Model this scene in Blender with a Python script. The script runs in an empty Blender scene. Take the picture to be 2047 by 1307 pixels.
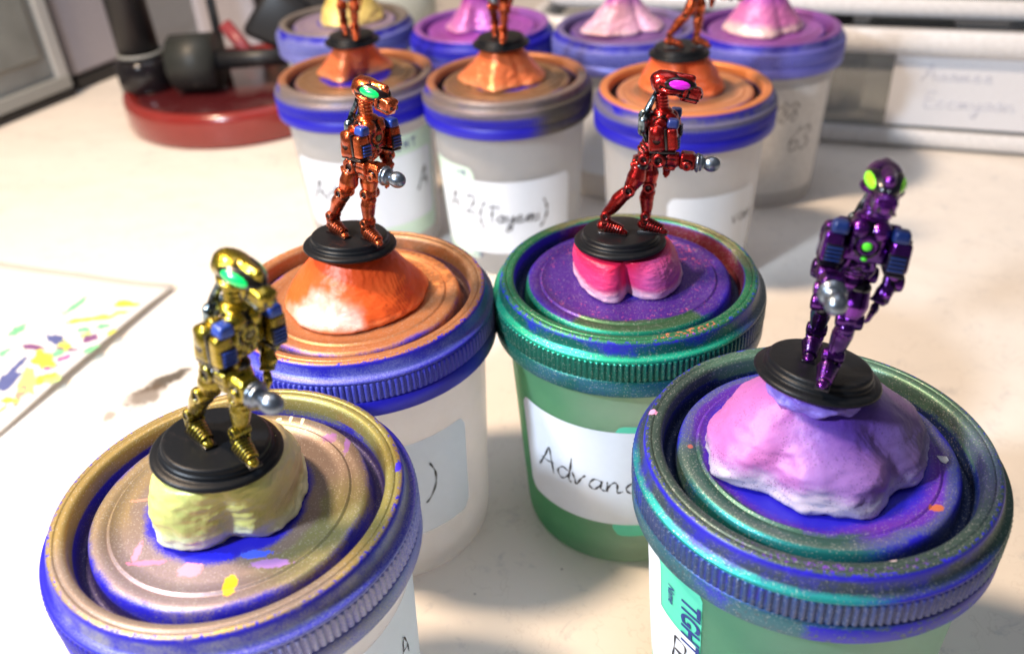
import bpy, bmesh, math, random
from mathutils import Vector, Matrix, noise as mnoise
PI = math.pi
random.seed(4)
sc = bpy.context.scene
COL = sc.collection
S = 3.3                 # one lid radius in scene units (1 unit = 1 cm)
RIM = 2.4 * S           # height of a jar's rim above the table

# ------------------------------------------------------------------ camera
cam_d = bpy.data.cameras.new("camera"); cam = bpy.data.objects.new("camera", cam_d); COL.objects.link(cam)
pitch, roll = 0.58383, -0.065534
X = Vector((1, 0, 0)); U = Vector((0, math.sin(pitch), math.cos(pitch))); Fw = Vector((0, math.cos(pitch), -math.sin(pitch)))
cr, sr = math.cos(roll), math.sin(roll)
Rt = cr * X + sr * U; Up = -sr * X + cr * U
cam.matrix_world = Matrix(((Rt.x, Up.x, -Fw.x, 0), (Rt.y, Up.y, -Fw.y, 0), (Rt.z, Up.z, -Fw.z, RIM + 3.57822 * S), (0, 0, 0, 1)))
cam_d.sensor_width = 36; cam_d.lens = 1791.6 / 2047 * 36; cam_d.shift_y = -0.0027
cam_d.clip_start = 0.5; cam_d.clip_end = 1000
cam_d.dof.use_dof = True; cam_d.dof.focus_distance = 18.8; cam_d.dof.aperture_fstop = 0.0315 / 0.22
sc.camera = cam

# ------------------------------------------------------------------ light
sc.view_settings.view_transform = 'Standard'; sc.view_settings.look = 'None'
sc.view_settings.exposure = 0.12; sc.view_settings.gamma = 1
w = bpy.data.worlds.new("World"); sc.world = w; w.use_nodes = True
bgn = w.node_tree.nodes['Background']; bgn.inputs[0].default_value = (0.62, 0.66, 0.78, 1); bgn.inputs[1].default_value = 0.15
def area(name, loc, target, size, power, col):
    l = bpy.data.lights.new(name, 'AREA'); l.shape = 'DISK'; l.size = size; l.energy = power; l.color = col
    o = bpy.data.objects.new(name, l); COL.objects.link(o); o.location = loc
    o.rotation_euler = (Vector(target) - Vector(loc)).to_track_quat('-Z', 'Y').to_euler(); return o
area("cool_desk_lamp_light", (-28, 0, 34), (0, 16, 6), 4.5, 24000, (0.74, 0.86, 1.0))
area("warm_lamp_light", (-38, 24, 72), (6, 20, 2), 10, 84000, (1.0, 0.75, 0.52))
area("added_overhead_fill", (10, 40, 120), (0, 25, 0), 70, 24000, (0.86, 0.90, 1.0))  # added overhead fill for soft ambient light and reflections, not a known lamp
sc.cycles.max_bounces = 10; sc.cycles.transmission_bounces = 8; sc.cycles.transparent_max_bounces = 12

# ------------------------------------------------------------------ node helper
class G:
    def __init__(s, name):
        s.m = bpy.data.materials.new(name); s.m.use_nodes = True; s.t = s.m.node_tree; s.t.nodes.clear()
        s.out = s.t.nodes.new('ShaderNodeOutputMaterial'); s.p = s.t.nodes.new('ShaderNodeBsdfPrincipled')
        s.link(s.p.outputs[0], s.out.inputs[0]); s._oc = None
    def link(s, a, b): s.t.links.new(a, b)
    def set(s, sock, v):
        if hasattr(v, 'is_output'): s.link(v, sock)
        elif isinstance(v, (tuple, list)) and sock.type == 'RGBA' and len(v) == 3: sock.default_value = (*v, 1)
        else: sock.default_value = v
    def oc(s):
        if not s._oc: s._oc = s.t.nodes.new('ShaderNodeTexCoord').outputs['Object']
        return s._oc
    def math(s, op, a, b=0.0, c=0.0, clamp=False):
        n = s.t.nodes.new('ShaderNodeMath'); n.operation = op; n.use_clamp = clamp
        for i, v in enumerate((a, b, c)): s.set(n.inputs[i], v)
        return n.outputs[0]
    def sm(s, v, a, b, lo=0.0, hi=1.0):
        n = s.t.nodes.new('ShaderNodeMapRange'); n.interpolation_type = 'SMOOTHSTEP'
        for k, q in (('Value', v), ('From Min', a), ('From Max', b), ('To Min', lo), ('To Max', hi)): s.set(n.inputs[k], q)
        return n.outputs[0]
    def mix(s, f, a, b, mode='MIX'):
        n = s.t.nodes.new('ShaderNodeMix'); n.data_type = 'RGBA'; n.blend_type = mode
        s.set(n.inputs[0], f); s.set(n.inputs[6], a); s.set(n.inputs[7], b); return n.outputs[2]
    def mixf(s, f, a, b):
        n = s.t.nodes.new('ShaderNodeMix'); n.data_type = 'FLOAT'
        s.set(n.inputs[0], f); s.set(n.inputs[2], a); s.set(n.inputs[3], b); return n.outputs[0]
    def noise(s, scale, detail=3, rough=0.55, dist=0.0, vec=None, off=None):
        n = s.t.nodes.new('ShaderNodeTexNoise'); v = vec or s.oc()
        if off:
            q = s.t.nodes.new('ShaderNodeVectorMath'); q.operation = 'ADD'; s.link(v, q.inputs[0]); q.inputs[1].default_value = off; v = q.outputs[0]
        s.link(v, n.inputs['Vector']); n.inputs['Scale'].default_value = scale; n.inputs['Detail'].default_value = detail
        n.inputs['Roughness'].default_value = rough; n.inputs['Distortion'].default_value = dist
        return n.outputs['Fac']
    def vor(s, scale, feature='F1', out='Color'):
        n = s.t.nodes.new('ShaderNodeTexVoronoi'); s.link(s.oc(), n.inputs['Vector']); n.inputs['Scale'].default_value = scale
        n.feature = feature
        return n.outputs[out]
    def sep(s, v):
        n = s.t.nodes.new('ShaderNodeSeparateXYZ'); s.link(v, n.inputs[0]); return n.outputs
    def bump(s, h, strength=0.3, dist=0.02):
        n = s.t.nodes.new('ShaderNodeBump'); n.inputs['Strength'].default_value = strength; n.inputs['Distance'].default_value = dist
        s.link(h, n.inputs['Height']); s.link(n.outputs[0], s.p.inputs['Normal']); return n
    def P(s, **k):
        for a, v in k.items(): s.set(s.p.inputs[a.replace('_', ' ')], v)
        return s.m

def simple(name, col, rough=0.5, metal=0.0, nz=0.12, scale=4.0, bump=0.0, bscale=30, coat=0.0, spec=0.5):
    g = G(name)
    n = g.noise(scale, 4)
    c = g.mix(n, tuple(max(0, x * (1 - nz * 1.5)) for x in col), tuple(min(1, x * (1 + nz * 1.5)) for x in col))
    if bump: g.bump(g.noise(bscale, 3), bump, 0.02)
    r2 = g.math('ADD', g.math('MULTIPLY', g.noise(scale * 3, 3), 0.2), rough - 0.1)
    return g.P(Base_Color=c, Roughness=r2, Metallic=metal, Coat_Weight=coat, Coat_Roughness=0.12, Specular_IOR_Level=spec)

# ------------------------------------------------------------------ object helpers
def mesh_obj(name, bm, mat, parent=None, smooth=True, loc=None):
    me = bpy.data.meshes.new(name); bm.normal_update(); bm.to_mesh(me); bm.free()
    if smooth: me.shade_smooth()
    me.materials.append(mat)
    o = bpy.data.objects.new(name, me); COL.objects.link(o)
    if parent: o.parent = parent
    if loc: o.location = loc
    return o
def data_obj(name, me, mat, parent=None):
    o = bpy.data.objects.new(name, me); COL.objects.link(o)
    if parent: o.parent = parent
    if mat:
        o.material_slots[0].link = 'OBJECT'; o.material_slots[0].material = mat
    return o
def empty(name, loc=(0, 0, 0)):
    o = bpy.data.objects.new(name, None); COL.objects.link(o); o.location = loc; o.empty_display_size = 0.5; return o
def tag(o, label, cat, group=None):
    o['label'] = label; o['category'] = cat
    if group: o['group'] = group
    return o
def structure(o, label=None):
    o['kind'] = 'structure'
    if label: o['label'] = label
    return o
def lathe(bm, prof, n=96, cap0=False, cap1=False, close=False, center=(0, 0)):
    rings = []
    for r, z in prof:
        if r < 1e-6: rings.append([bm.verts.new((center[0], center[1], z))])
        else: rings.append([bm.verts.new((center[0] + r * math.cos(2 * PI * i / n), center[1] + r * math.sin(2 * PI * i / n), z)) for i in range(n)])
    pairs = list(zip(rings[:-1], rings[1:]))
    if close: pairs.append((rings[-1], rings[0]))
    for a, b in pairs:
        for i in range(n):
            j = (i + 1) % n
            if len(a) == 1 and len(b) == 1: continue
            if len(a) == 1: bm.faces.new((a[0], b[i], b[j]))
            elif len(b) == 1: bm.faces.new((a[i], b[0], a[j]))
            else: bm.faces.new((a[i], b[i], b[j], a[j]))
    if cap0 and len(rings[0]) > 1: bm.faces.new(rings[0])
    if cap1 and len(rings[-1]) > 1: bm.faces.new(rings[-1][::-1])
    bmesh.ops.recalc_face_normals(bm, faces=bm.faces)
def basis(axis):
    a = Vector(axis).normalized(); h = Vector((0, 0, 1)) if abs(a.z) < 0.9 else Vector((1, 0, 0))
    u = a.cross(h).normalized(); return u, a.cross(u).normalized(), a
def tube(bm, pts, rad, n=10, flat=1.0):
    pts = [Vector(p) for p in pts]; rings = []
    rs = rad if isinstance(rad, (list, tuple)) else [rad] * len(pts)
    for i, p in enumerate(pts):
        d = pts[min(i + 1, len(pts) - 1)] - pts[max(i - 1, 0)]; u, v, _ = basis(d)
        rings.append([bm.verts.new(p + rs[i] * (math.cos(2 * PI * k / n) * u + flat * math.sin(2 * PI * k / n) * v)) for k in range(n)])
    for a, b in zip(rings[:-1], rings[1:]):
        for i in range(n): bm.faces.new((a[i], b[i], b[(i + 1) % n], a[(i + 1) % n]))
    bm.faces.new(rings[0][::-1]); bm.faces.new(rings[-1])
    bmesh.ops.recalc_face_normals(bm, faces=bm.faces)
def box(bm, c, size, M=None, taper=1.0, bevel=0.0):
    r = bmesh.ops.create_cube(bm, size=1.0); vs = r['verts']
    for v in vs:
        k = taper if v.co.z > 0 else 1
        v.co = Vector((v.co.x * size[0] * k, v.co.y * size[1] * k, v.co.z * size[2]))
    if bevel > 0:
        es = list({e for v in vs for e in v.link_edges})
        rr = bmesh.ops.bevel(bm, geom=es, offset=bevel, segments=3, affect='EDGES', profile=0.5)
        vs = list({v for f in rr['faces'] for v in f.verts} | {v for v in vs if v.is_valid})
    for v in vs: v.co = ((M @ v.co) if M else v.co) + Vector(c)
def catmull(pts, k=5):
    P = [Vector(p) for p in pts]; out = []
    for i in range(len(P) - 1):
        a, b, c, d = P[max(i - 1, 0)], P[i], P[i + 1], P[min(i + 2, len(P) - 1)]
        for j in range(k):
            t = j / k
            out.append(0.5 * ((2 * b) + (c - a) * t + (2 * a - 5 * b + 4 * c - d) * t * t + (3 * b - a - 3 * c + d) * t ** 3))
    out.append(P[-1]); return out

# ------------------------------------------------------------------ table
def table_material():
    g = G('table_paper'); x, y, z = g.sep(g.oc())
    big = g.noise(0.035, 4, 0.6); mid = g.noise(0.5, 5, 0.6)
    c = g.mix(big, (0.76, 0.71, 0.65), (0.83, 0.78, 0.72))
    c = g.mix(g.math('MULTIPLY', g.sm(mid, 0.5, 0.8), 0.07), c, (0.50, 0.46, 0.42))
    # soft streaks of old handling
    map_ = g.t.nodes.new('ShaderNodeMapping'); g.link(g.oc(), map_.inputs[0]); map_.inputs['Rotation'].default_value = (0, 0, 0.5); map_.inputs['Scale'].default_value = (0.12, 1.3, 1)
    st = g.noise(1.0, 4, 0.6, vec=map_.outputs[0])
    c = g.mix(g.math('MULTIPLY', g.sm(st, 0.55, 0.8), 0.14), c, (0.47, 0.42, 0.38))
    # brown smudge left of the yellow figure
    def spot(cx, cy, rx, ry, ang, lo=0.55, hi=1.05):
        ca, sa = math.cos(ang), math.sin(ang)
        dx = g.math('SUBTRACT', x, cx); dy = g.math('SUBTRACT', y, cy)
        u = g.math('DIVIDE', g.math('ADD', g.math('MULTIPLY', dx, ca), g.math('MULTIPLY', dy, sa)), rx)
        v = g.math('DIVIDE', g.math('SUBTRACT', g.math('MULTIPLY', dy, ca), g.math('MULTIPLY', dx, sa)), ry)
        d = g.math('SQRT', g.math('ADD', g.math('MULTIPLY', u, u), g.math('MULTIPLY', v, v)))
        d = g.math('ADD', d, g.math('MULTIPLY', g.math('SUBTRACT', g.noise(2.4, 5, 0.8), 0.5), 2.2))
        return g.sm(d, lo, hi, 1.0, 0.0)
    c = g.mix(g.math('MULTIPLY', spot(-13.2, 27.6, 1.2, 0.45, 0.7), 0.92), c, (0.05, 0.035, 0.02))
    c = g.mix(g.math('MULTIPLY', spot(-13.7, 26.7, .95, 0.7, 0.9), 0.80), c, (0.13, 0.09, 0.06))
    c = g.mix(g.math('MULTIPLY', spot(-14.63, 25.6, 0.3, 0.35, 0.3), 0.7), c, (0.22, 0.17, 0.12))
    hl = g.math('ABSOLUTE', g.math('SUBTRACT', g.noise(0.22, 5, 0.7, 0.4, off=(3, 9, 0)), 0.5)); c = g.mix(g.sm(hl, 0.0, 0.006, 0.22, 0.0), c, (0.42, 0.36, 0.30))
    # pin specks
    sp = g.vor(0.9, out='Distance'); c = g.mix(g.sm(sp, 0.02, 0.045, 0.7, 0.0), c, (0.14, 0.12, 0.12))
    # faint grey rubbing between the jars
    gr = g.noise(0.9, 6, 0.75, 0.6, off=(7, 3, 0)); c = g.mix(g.math('MULTIPLY', g.sm(gr, 0.55, 0.70), 0.36), c, (0.36, 0.37, 0.40))
    h = g.math('ADD', g.math('MULTIPLY', g.noise(0.12, 3), 3.0), g.math('MULTIPLY', mid, 0.10)); g.bump(h, 0.3, 0.5)
    return g.P(Base_Color=c, Roughness=0.42, Specular_IOR_Level=0.35)
bm = bmesh.new(); box(bm, (0, 60, -1.0), (260, 260, 2.0))
table = structure(mesh_obj('table_top', bm, table_material(), smooth=False), 'off-white table top with brown smudges')
# back wall far behind
bm = bmesh.new(); box(bm, (0, 120, 45), (300, 2, 94))
structure(mesh_obj('back_wall', bm, simple('wall_plaster', (0.50, 0.44, 0.38), 0.8), smooth=False), 'dim beige wall')

# paper sheet with marker strokes
def paper():
    root = empty('paper_sheet', (-4.46 * S, 10.41 * S, 0))
    e1 = Vector((-1.07, -2.9, 0)).normalized(); e2 = Vector((-2.9, 1.07, 0)).normalized()
    L1, L2 = 21.5, 28.0
    bm = bmesh.new(); n1, n2 = 24, 30; top = []
    for i in range(n1 + 1):
        row = []
        for j in range(n2 + 1):
            a, b = i / n1 * L1, j / n2 * L2
            p = e1 * a + e2 * b
            edge = math.exp(-b / 1.2) * 0.28 * (0.5 + 0.5 * math.sin(a * 0.35)) + 0.05 * mnoise.noise(Vector((a * .3, b * .3, 0)))
            row.append(bm.verts.new((p.x, p.y, 0.16 + max(edge, -0.02))))
        top.append(row)
    for i in range(n1):
        for j in range(n2): bm.faces.new((top[i][j], top[i + 1][j], top[i + 1][j + 1], top[i][j + 1]))
    bmesh.ops.recalc_face_normals(bm, faces=bm.faces)
    if sum(f.normal.z for f in bm.faces) < 0: bmesh.ops.reverse_faces(bm, faces=bm.faces)
    sh = mesh_obj('sheet', bm, simple('paper_white', (0.86, 0.84, 0.80), 0.7, nz=0.03, scale=0.3), root)
    so = sh.modifiers.new('thick', 'SOLIDIFY'); so.thickness = 0.09; so.offset = -1
    cols = dict(green=(0.20, 0.72, 0.30), yellow=(0.85, 0.78, 0.07), orange=(0.85, 0.50, 0.12), navy=(0.10, 0.12, 0.30), pink=(0.80, 0.10, 0.33), purple=(0.22, 0.08, 0.22), brown=(0.42, 0.30, 0.20), lime=(0.55, 0.85, 0.2), mint=(0.60, 0.86, 0.62))
    mats = {k: simple('marker_' + k, v, 0.6, nz=0.2, scale=2) for k, v in cols.items()}
    # position in the plane of the table (lid radii), angle, length, width
    ST = PAPER_STROKES
    for x, y, ang, l, wd, cn in ST:
        bm = bmesh.new(); n = 16; vs = []
        rr = random.Random(int(x * 1000) ^ int(y * 777))
        for k in range(n):
            t = 2 * PI * k / n; q = 1 + rr.uniform(-.3, .3)
            u, v = math.cos(t) * l * .62 * q, math.sin(t) * wd * 1.0 * q
            vs.append((u * math.cos(ang) - v * math.sin(ang), u * math.sin(ang) + v * math.cos(ang)))
        px, py = x * S - root.location.x, y * S - root.location.y
        z = 0.30
        def zz(a, b):
            q = Vector((a, b, 0)); aa, bb = q.dot(e1), q.dot(e2)
            return 0.16 + max(math.exp(-bb / 1.2) * 0.28 * (0.5 + 0.5 * math.sin(aa * 0.35)) + 0.05 * mnoise.noise(Vector((aa * .3, bb * .3, 0))), -0.02) + 0.018
        c = bm.verts.new((px, py, zz(px, py))); ring = [bm.verts.new((px + a, py + b, zz(px + a, py + b))) for a, b in vs]
        for k in range(n): bm.faces.new((c, ring[k], ring[(k + 1) % n]))
        mesh_obj('marker_stroke', bm, mats[cn], root, smooth=False)
    return tag(root, 'white paper sheet with green, yellow, pink and navy marker strokes at left edge', 'paper')
PAPER_STROKES = [(-6.11, 10.29, -0.12, 1.12, 0.21, 'mint'),
 (-5.89, 10.1, -1.04, 1.4, 0.2, 'mint'),
 (-5.65, 10.08, 1.23, 1.23, 0.18, 'green'),
 (-4.96, 9.98, -0.43, 1.2, 0.25, 'yellow'),
 (-5.44, 9.7, 0.14, 1.02, 0.2, 'yellow'),
 (-5.17, 9.71, -0.12, 0.81, 0.22, 'orange'),
 (-4.93, 9.76, -0.12, 0.66, 0.17, 'orange'),
 (-6.2, 9.58, 1.46, 0.77, 0.31, 'green'),
 (-5.84, 9.51, 1.21, 0.78, 0.22, 'mint'),
 (-5.32, 9.46, -0.37, 0.53, 0.22, 'green'),
 (-5.08, 9.47, -0.5, 0.63, 0.24, 'green'),
 (-5.24, 9.32, -0.2, 0.38, 0.24, 'lime'),
 (-5.14, 9.21, -0.64, 0.71, 0.28, 'purple'),
 (-4.89, 9.26, -0.59, 0.36, 0.24, 'yellow'),
 (-5.6, 9.29, -0.64, 1.04, 0.28, 'navy'),
 (-5.82, 9.15, -0.43, 0.94, 0.21, 'purple'),
 (-5.38, 9.03, -0.37, 0.92, 0.13, 'purple'),
 (-5.42, 9.12, -0.82, 0.79, 0.21, 'yellow'),
 (-5.46, 8.95, 0.56, 0.62, 0.27, 'green'),
 (-6.16, 9.09, -0.11, 0.31, 0.32, 'green'),
 (-5.03, 8.93, -0.01, 0.58, 0.27, 'green'),
 (-5.31, 8.82, 0.36, 0.57, 0.23, 'pink'),
 (-5.4, 8.65, 0.23, 0.63, 0.22, 'pink'),
 (-5.57, 8.83, -0.89, 1.4, 0.37, 'yellow'),
 (-5.39, 8.42, -0.32, 0.67, 0.36, 'yellow'),
 (-5.85, 8.48, 1.59, 1.31, 0.4, 'navy'),
 (-5.84, 8.79, 1.45, 0.86, 0.16, 'navy'),
 (-5.57, 8.39, -1.1, 1.7, 0.34, 'lime'),
 (-5.57, 8.3, 1.68, 1.72, 0.2, 'brown'),
 (-5.27, 8.37, -0.34, 0.61, 0.26, 'lime'),
 (-5.65, 8.07, -0.34, 0.58, 0.17, 'yellow'),
 (-5.47, 8.08, 1.18, 0.35, 0.18, 'mint'),
 (-5.67, 7.9, -0.53, 0.16, 0.29, 'yellow'),
 (-6.02, 8.95, 1.24, 1.11, 0.31, 'mint')]
paper()

# ------------------------------------------------------------------ jars
def lid_paint(name, layers, stains=(), seed=0.0, flake=0.6, blue=(0.014, 0.010, 0.44)):
    """blue plastic under sprayed metallic paints, plus a dark moat ring and painted-in ledge light; each layer is a soft ring / sector / height window eaten by noise."""
    g = G(name); x, y, z = g.sep(g.oc())
    x = g.math('DIVIDE', x, S); y = g.math('DIVIDE', y, S); z = g.math('DIVIDE', z, S)
    r = g.math('SQRT', g.math('ADD', g.math('MULTIPLY', x, x), g.math('MULTIPLY', y, y)))
    cloud = g.noise(0.8, 4, 0.6, off=(seed, seed * 2, 0)); fine = g.noise(34, 2, 0.8); dust = g.noise(9, 4, 0.75, off=(seed, 0, 1))
    wob = g.math('MULTIPLY', g.math('SUBTRACT', cloud, 0.5), 0.16)
    rw = g.math('ADD', r, wob)
    col = g.mix(g.noise(2, 3), blue, tuple(v * 0.85 for v in blue)); met = 0.0
    for L in layers:
        c, m_, r0, r1, soft = L['c'], L.get('m', 0.5), L.get('r0', -1), L.get('r1', 3), L.get('s', 0.04)
        rr = rw if L.get('wob', 1) else r
        f = g.math('MULTIPLY', g.sm(rr, r0 - soft, r0 + soft), g.sm(rr, r1 - soft, r1 + soft, 1.0, 0.0))
        if 'z0' in L or 'z1' in L:
            z0, z1, zs = L.get('z0', -9), L.get('z1', 9), L.get('zs', 0.02)
            f = g.math('MULTIPLY', f, g.math('MULTIPLY', g.sm(z, z0 - zs, z0 + zs), g.sm(z, z1 - zs, z1 + zs, 1.0, 0.0)))
        if 'az' in L:
            a = math.radians(L['az']); ca = math.cos(math.radians(L.get('aw', 60)))
            dt = g.math('DIVIDE', g.math('ADD', g.math('MULTIPLY', x, math.cos(a)), g.math('MULTIPLY', y, math.sin(a))), g.math('MAXIMUM', r, 0.01))
            f = g.math('MULTIPLY', f, g.sm(dt, ca - L.get('as', 0.25), ca + L.get('as', 0.25)))
        if L.get('patch'):     # broken, chipped coverage
            f = g.math('MULTIPLY', f, g.sm(dust, L['patch'] - 0.04, L['patch'] + 0.04))
        k = L.get('k', 1.0)
        # spray dither: thin coats break into specks
        f = g.math('MULTIPLY', f, k)
        f = g.sm(g.math('ADD', f, g.math('MULTIPLY', g.math('SUBTRACT', fine, 0.5), 0.9)), 0.15, 0.85)
        cc = g.mix(cloud, tuple(v * 0.80 for v in c), tuple(min(1, v * 1.2) for v in c))
        col = g.mix(f, col, cc); met = g.mixf(f, met, m_)
    for (sx, sy, rx, ry, c, rag) in stains:
        rag *= 1.6
        dx = g.math('DIVIDE', g.math('SUBTRACT', x, sx), rx); dy = g.math('DIVIDE', g.math('SUBTRACT', y, sy), ry)
        d = g.math('SQRT', g.math('ADD', g.math('MULTIPLY', dx, dx), g.math('MULTIPLY', dy, dy)))
        d = g.math('ADD', d, g.math('MULTIPLY', g.math('SUBTRACT', dust, 0.5), rag))
        f = g.math('MULTIPLY', g.sm(d, 0.85, 1.0, 1.0, 0.0), g.sm(z, -0.075, -0.07))
        col = g.mix(f, col, c); met = g.mixf(f, met, 0.05)
    fl = g.vor(50.0); fs = g.sep(fl)[0]
    spark = g.math('MULTIPLY', g.sm(fs, 0.90, 0.97), g.math('MULTIPLY', met, flake))
    col = g.mix(spark, col, g.mix(0.8, col, (0.98, 0.95, 0.88)))
    g.bump(g.math('ADD', g.math('MULTIPLY', fine, 0.5), g.math('MULTIPLY', fs, g.math('MULTIPLY', met, 0.9))), 0.22, 0.02)
    return g.P(Base_Color=col, Metallic=met, Roughness=g.mixf(met, 0.42, 0.40), Specular_IOR_Level=0.45)

LID = [(0, -.055), (.3, -.055), (.6, -.055), (.668, -.055), (.674, -.047), (.682, -.047), (.688, -.062), (.696, -.062), (.702, -.054), (.765, -.055), (.783, -.060), (.797, -.078), (.805, -.120),
       (.812, -.175), (.825, -.195), (.860, -.195), (.874, -.18), (.884, -.12), (.893, -.03), (.902, -.010), (.918, -.001), (.945, 0), (.951, -.002), (.955, -.011), (.960, -.002), (.966, 0), (.986, -.002),
       (.998, -.010), (1.004, -.026), (1.010, -.060), (1.016, -.088), (1.026, -.104), (1.045, -.112), (1.060, -.117), (1.066, -.126), (1.066, -.138), (1.056, -.142), (1.054, -.145), (1.054, -.295), (1.060, -.300), (1.069, -.306), (1.069, -.425),
       (1.064, -.435), (1.03, -.436), (1.0, -.43), (.995, -.25), (.99, -.24), (0, -.24)]
def lid_mesh():
    bm = bmesh.new(); lathe(bm, [(r * S, z * S) for r, z in LID], 192)
    me = bpy.data.meshes.new('lid'); bm.to_mesh(me); bm.free(); me.shade_smooth(); me.materials.append(None); return me
def grip_mesh(N=156):
    bm = bmesh.new(); offs = [-.004, .006, .0135, .0155, .0135, .006]; n = N * 6
    rows = [(-.140, 0.0, 1.055), (-.146, 0.45, 1.058), (-.156, 1, 1.058), (-.22, 1, 1.0575), (-.284, 1, 1.058), (-.294, 0.5, 1.058), (-.298, 0, 1.055)]
    R_ = []
    for z, k, r0 in rows:
        R_.append([bm.verts.new(((r0 + k * offs[i % 6]) * S * math.cos(2 * PI * i / n), (r0 + k * offs[i % 6]) * S * math.sin(2 * PI * i / n), z * S)) for i in range(n)])
    for a, b in zip(R_[:-1], R_[1:]):
        for i in range(n): bm.faces.new((b[i], b[(i + 1) % n], a[(i + 1) % n], a[i]))
    me = bpy.data.meshes.new('grip_band'); bm.to_mesh(me); bm.free(); me.shade_smooth(); me.materials.append(None); return me
def rb(z): return .97 + (.87 - .97) * (-z - .4) / 2.0     # cup radius at height z below the rim (lid radii)
def body_mesh():
    bm = bmesh.new()
    out = [(.95, -.25), (.97, -.42), (rb(-.5), -.5)] + [(rb(z), z) for z in (-.9, -1.4, -1.9, -2.25)] + [(.868, -2.33), (.85, -2.375), (.82, -2.392), (.78, -2.392), (.76, -2.36), (0, -2.355)]
    inn = [(0, -2.30), (.72, -2.30), (.79, -2.27), (.825, -2.2)] + [(rb(z) - .035, z) for z in (-1.9, -1.4, -.9, -.5)] + [(.93, -.42), (.915, -.25)]
    lathe(bm, [(r * S, z * S) for r, z in out + inn], 96); 
    a = [f for f in bm.faces]
    # close the lip
    me = bpy.data.meshes.new('cup'); bm.to_mesh(me); bm.free(); me.shade_smooth(); me.materials.append(None); return me
LID_ME, GRIP_ME, CUP_ME = lid_mesh(), grip_mesh(), body_mesh()
def cup_mat(name, col, mixc=None, az=None):
    g = G(name); n = g.noise(0.5, 4)
    c = g.mix(n, col, tuple(min(1, v * 1.12) for v in col))
    if mixc:
        x, y, z = g.sep(g.oc()); a = math.radians(az)
        d = g.math('ADD', g.math('MULTIPLY', x, math.cos(a) / S), g.math('MULTIPLY', y, math.sin(a) / S))
        d = g.math('ADD', d, g.math('MULTIPLY', g.math('SUBTRACT', n, .5), .5))
        c = g.mix(g.sm(d, .1, .9), c, mixc)
    g.P(Base_Color=c, Roughness=0.22, Transmission_Weight=0.60, IOR=1.12, Specular_IOR_Level=0.5)
    tr = g.t.nodes.new('ShaderNodeBsdfTranslucent'); g.set(tr.inputs[0], c)
    mx = g.t.nodes.new('ShaderNodeMixShader'); mx.inputs[0].default_value = 0.42
    g.link(g.p.outputs[0], mx.inputs[1]); g.link(tr.outputs[0], mx.inputs[2])
    tp = g.t.nodes.new('ShaderNodeBsdfTransparent'); g.set(tp.inputs[0], c); m2 = g.t.nodes.new('ShaderNodeMixShader')
    g.set(m2.inputs[0], g.math('ADD', g.math('MULTIPLY', g.noise(1.2, 4, .7), .12), .16)); g.link(mx.outputs[0], m2.inputs[1]); g.link(tp.outputs[0], m2.inputs[2]); g.link(m2.outputs[0], g.out.inputs[0])
    return g.m
CUP_CLEAR = cup_mat('cup_frosted', (0.93, 0.93, 0.92))
CUP_MINT = cup_mat('cup_mint_overspray', (0.76, 0.90, 0.80), (0.40, 0.76, 0.56), 200)
CUP_GREEN = cup_mat('cup_green_overspray', (0.76, 0.87, 0.76), (0.34, 0.72, 0.48), 190)
LABEL_M = simple('label_white', (0.78, 0.83, 0.91), 0.55, nz=0.02)
STICK_PALE = simple('sticker_pale_green', (0.62, 0.80, 0.68), 0.5, nz=0.03)
STICK_TEAL = simple('sticker_teal', (0.10, 0.66, 0.44), 0.5, nz=0.05)
INK = simple('pen_ink', (0.035, 0.035, 0.045), 0.5, nz=0.1)
NAVY = simple('navy_print', (0.02, 0.04, 0.22), 0.5, nz=0.1)

def on_cup(az, z, e): a = math.radians(az); r = (rb(z) + e) * S; return (r * math.cos(a), r * math.sin(a), z * S)
def label_patch(name, az0, az1, z0, z1, mat, parent, e=.006, corner=.09, tilt=0.0):
    """rounded rectangle wrapped on the cup: azimuth az0..az1 (deg), heights z0..z1"""
    bm = bmesh.new(); nu = max(12, int(abs(az1 - az0) / 2.5)); nv = 14; k = math.radians(1) * rb((z0 + z1) / 2); W = abs(az1 - az0) * k
    g_ = []
    for i in range(nu + 1):
        u = i / nu; d = min(u, 1 - u) * W; cut = corner - math.sqrt(max(0, corner ** 2 - (corner - d) ** 2)) if d < corner else 0
        col = []
        for j in range(nv + 1):
            z = z0 + cut + (z1 - z0 - 2 * cut) * j / nv + tilt * (u - .5)
            col.append(bm.verts.new(on_cup(az0 + (az1 - az0) * u, z, e)))
        g_.append(col)
    for i in range(nu):
        for j in range(nv): bm.faces.new((g_[i][j], g_[i + 1][j], g_[i + 1][j + 1], g_[i][j + 1]))
    bm.normal_update()
    f = bm.faces[:][0] if False else None
    o = mesh_obj(name, bm, mat, parent)
    return o
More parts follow.
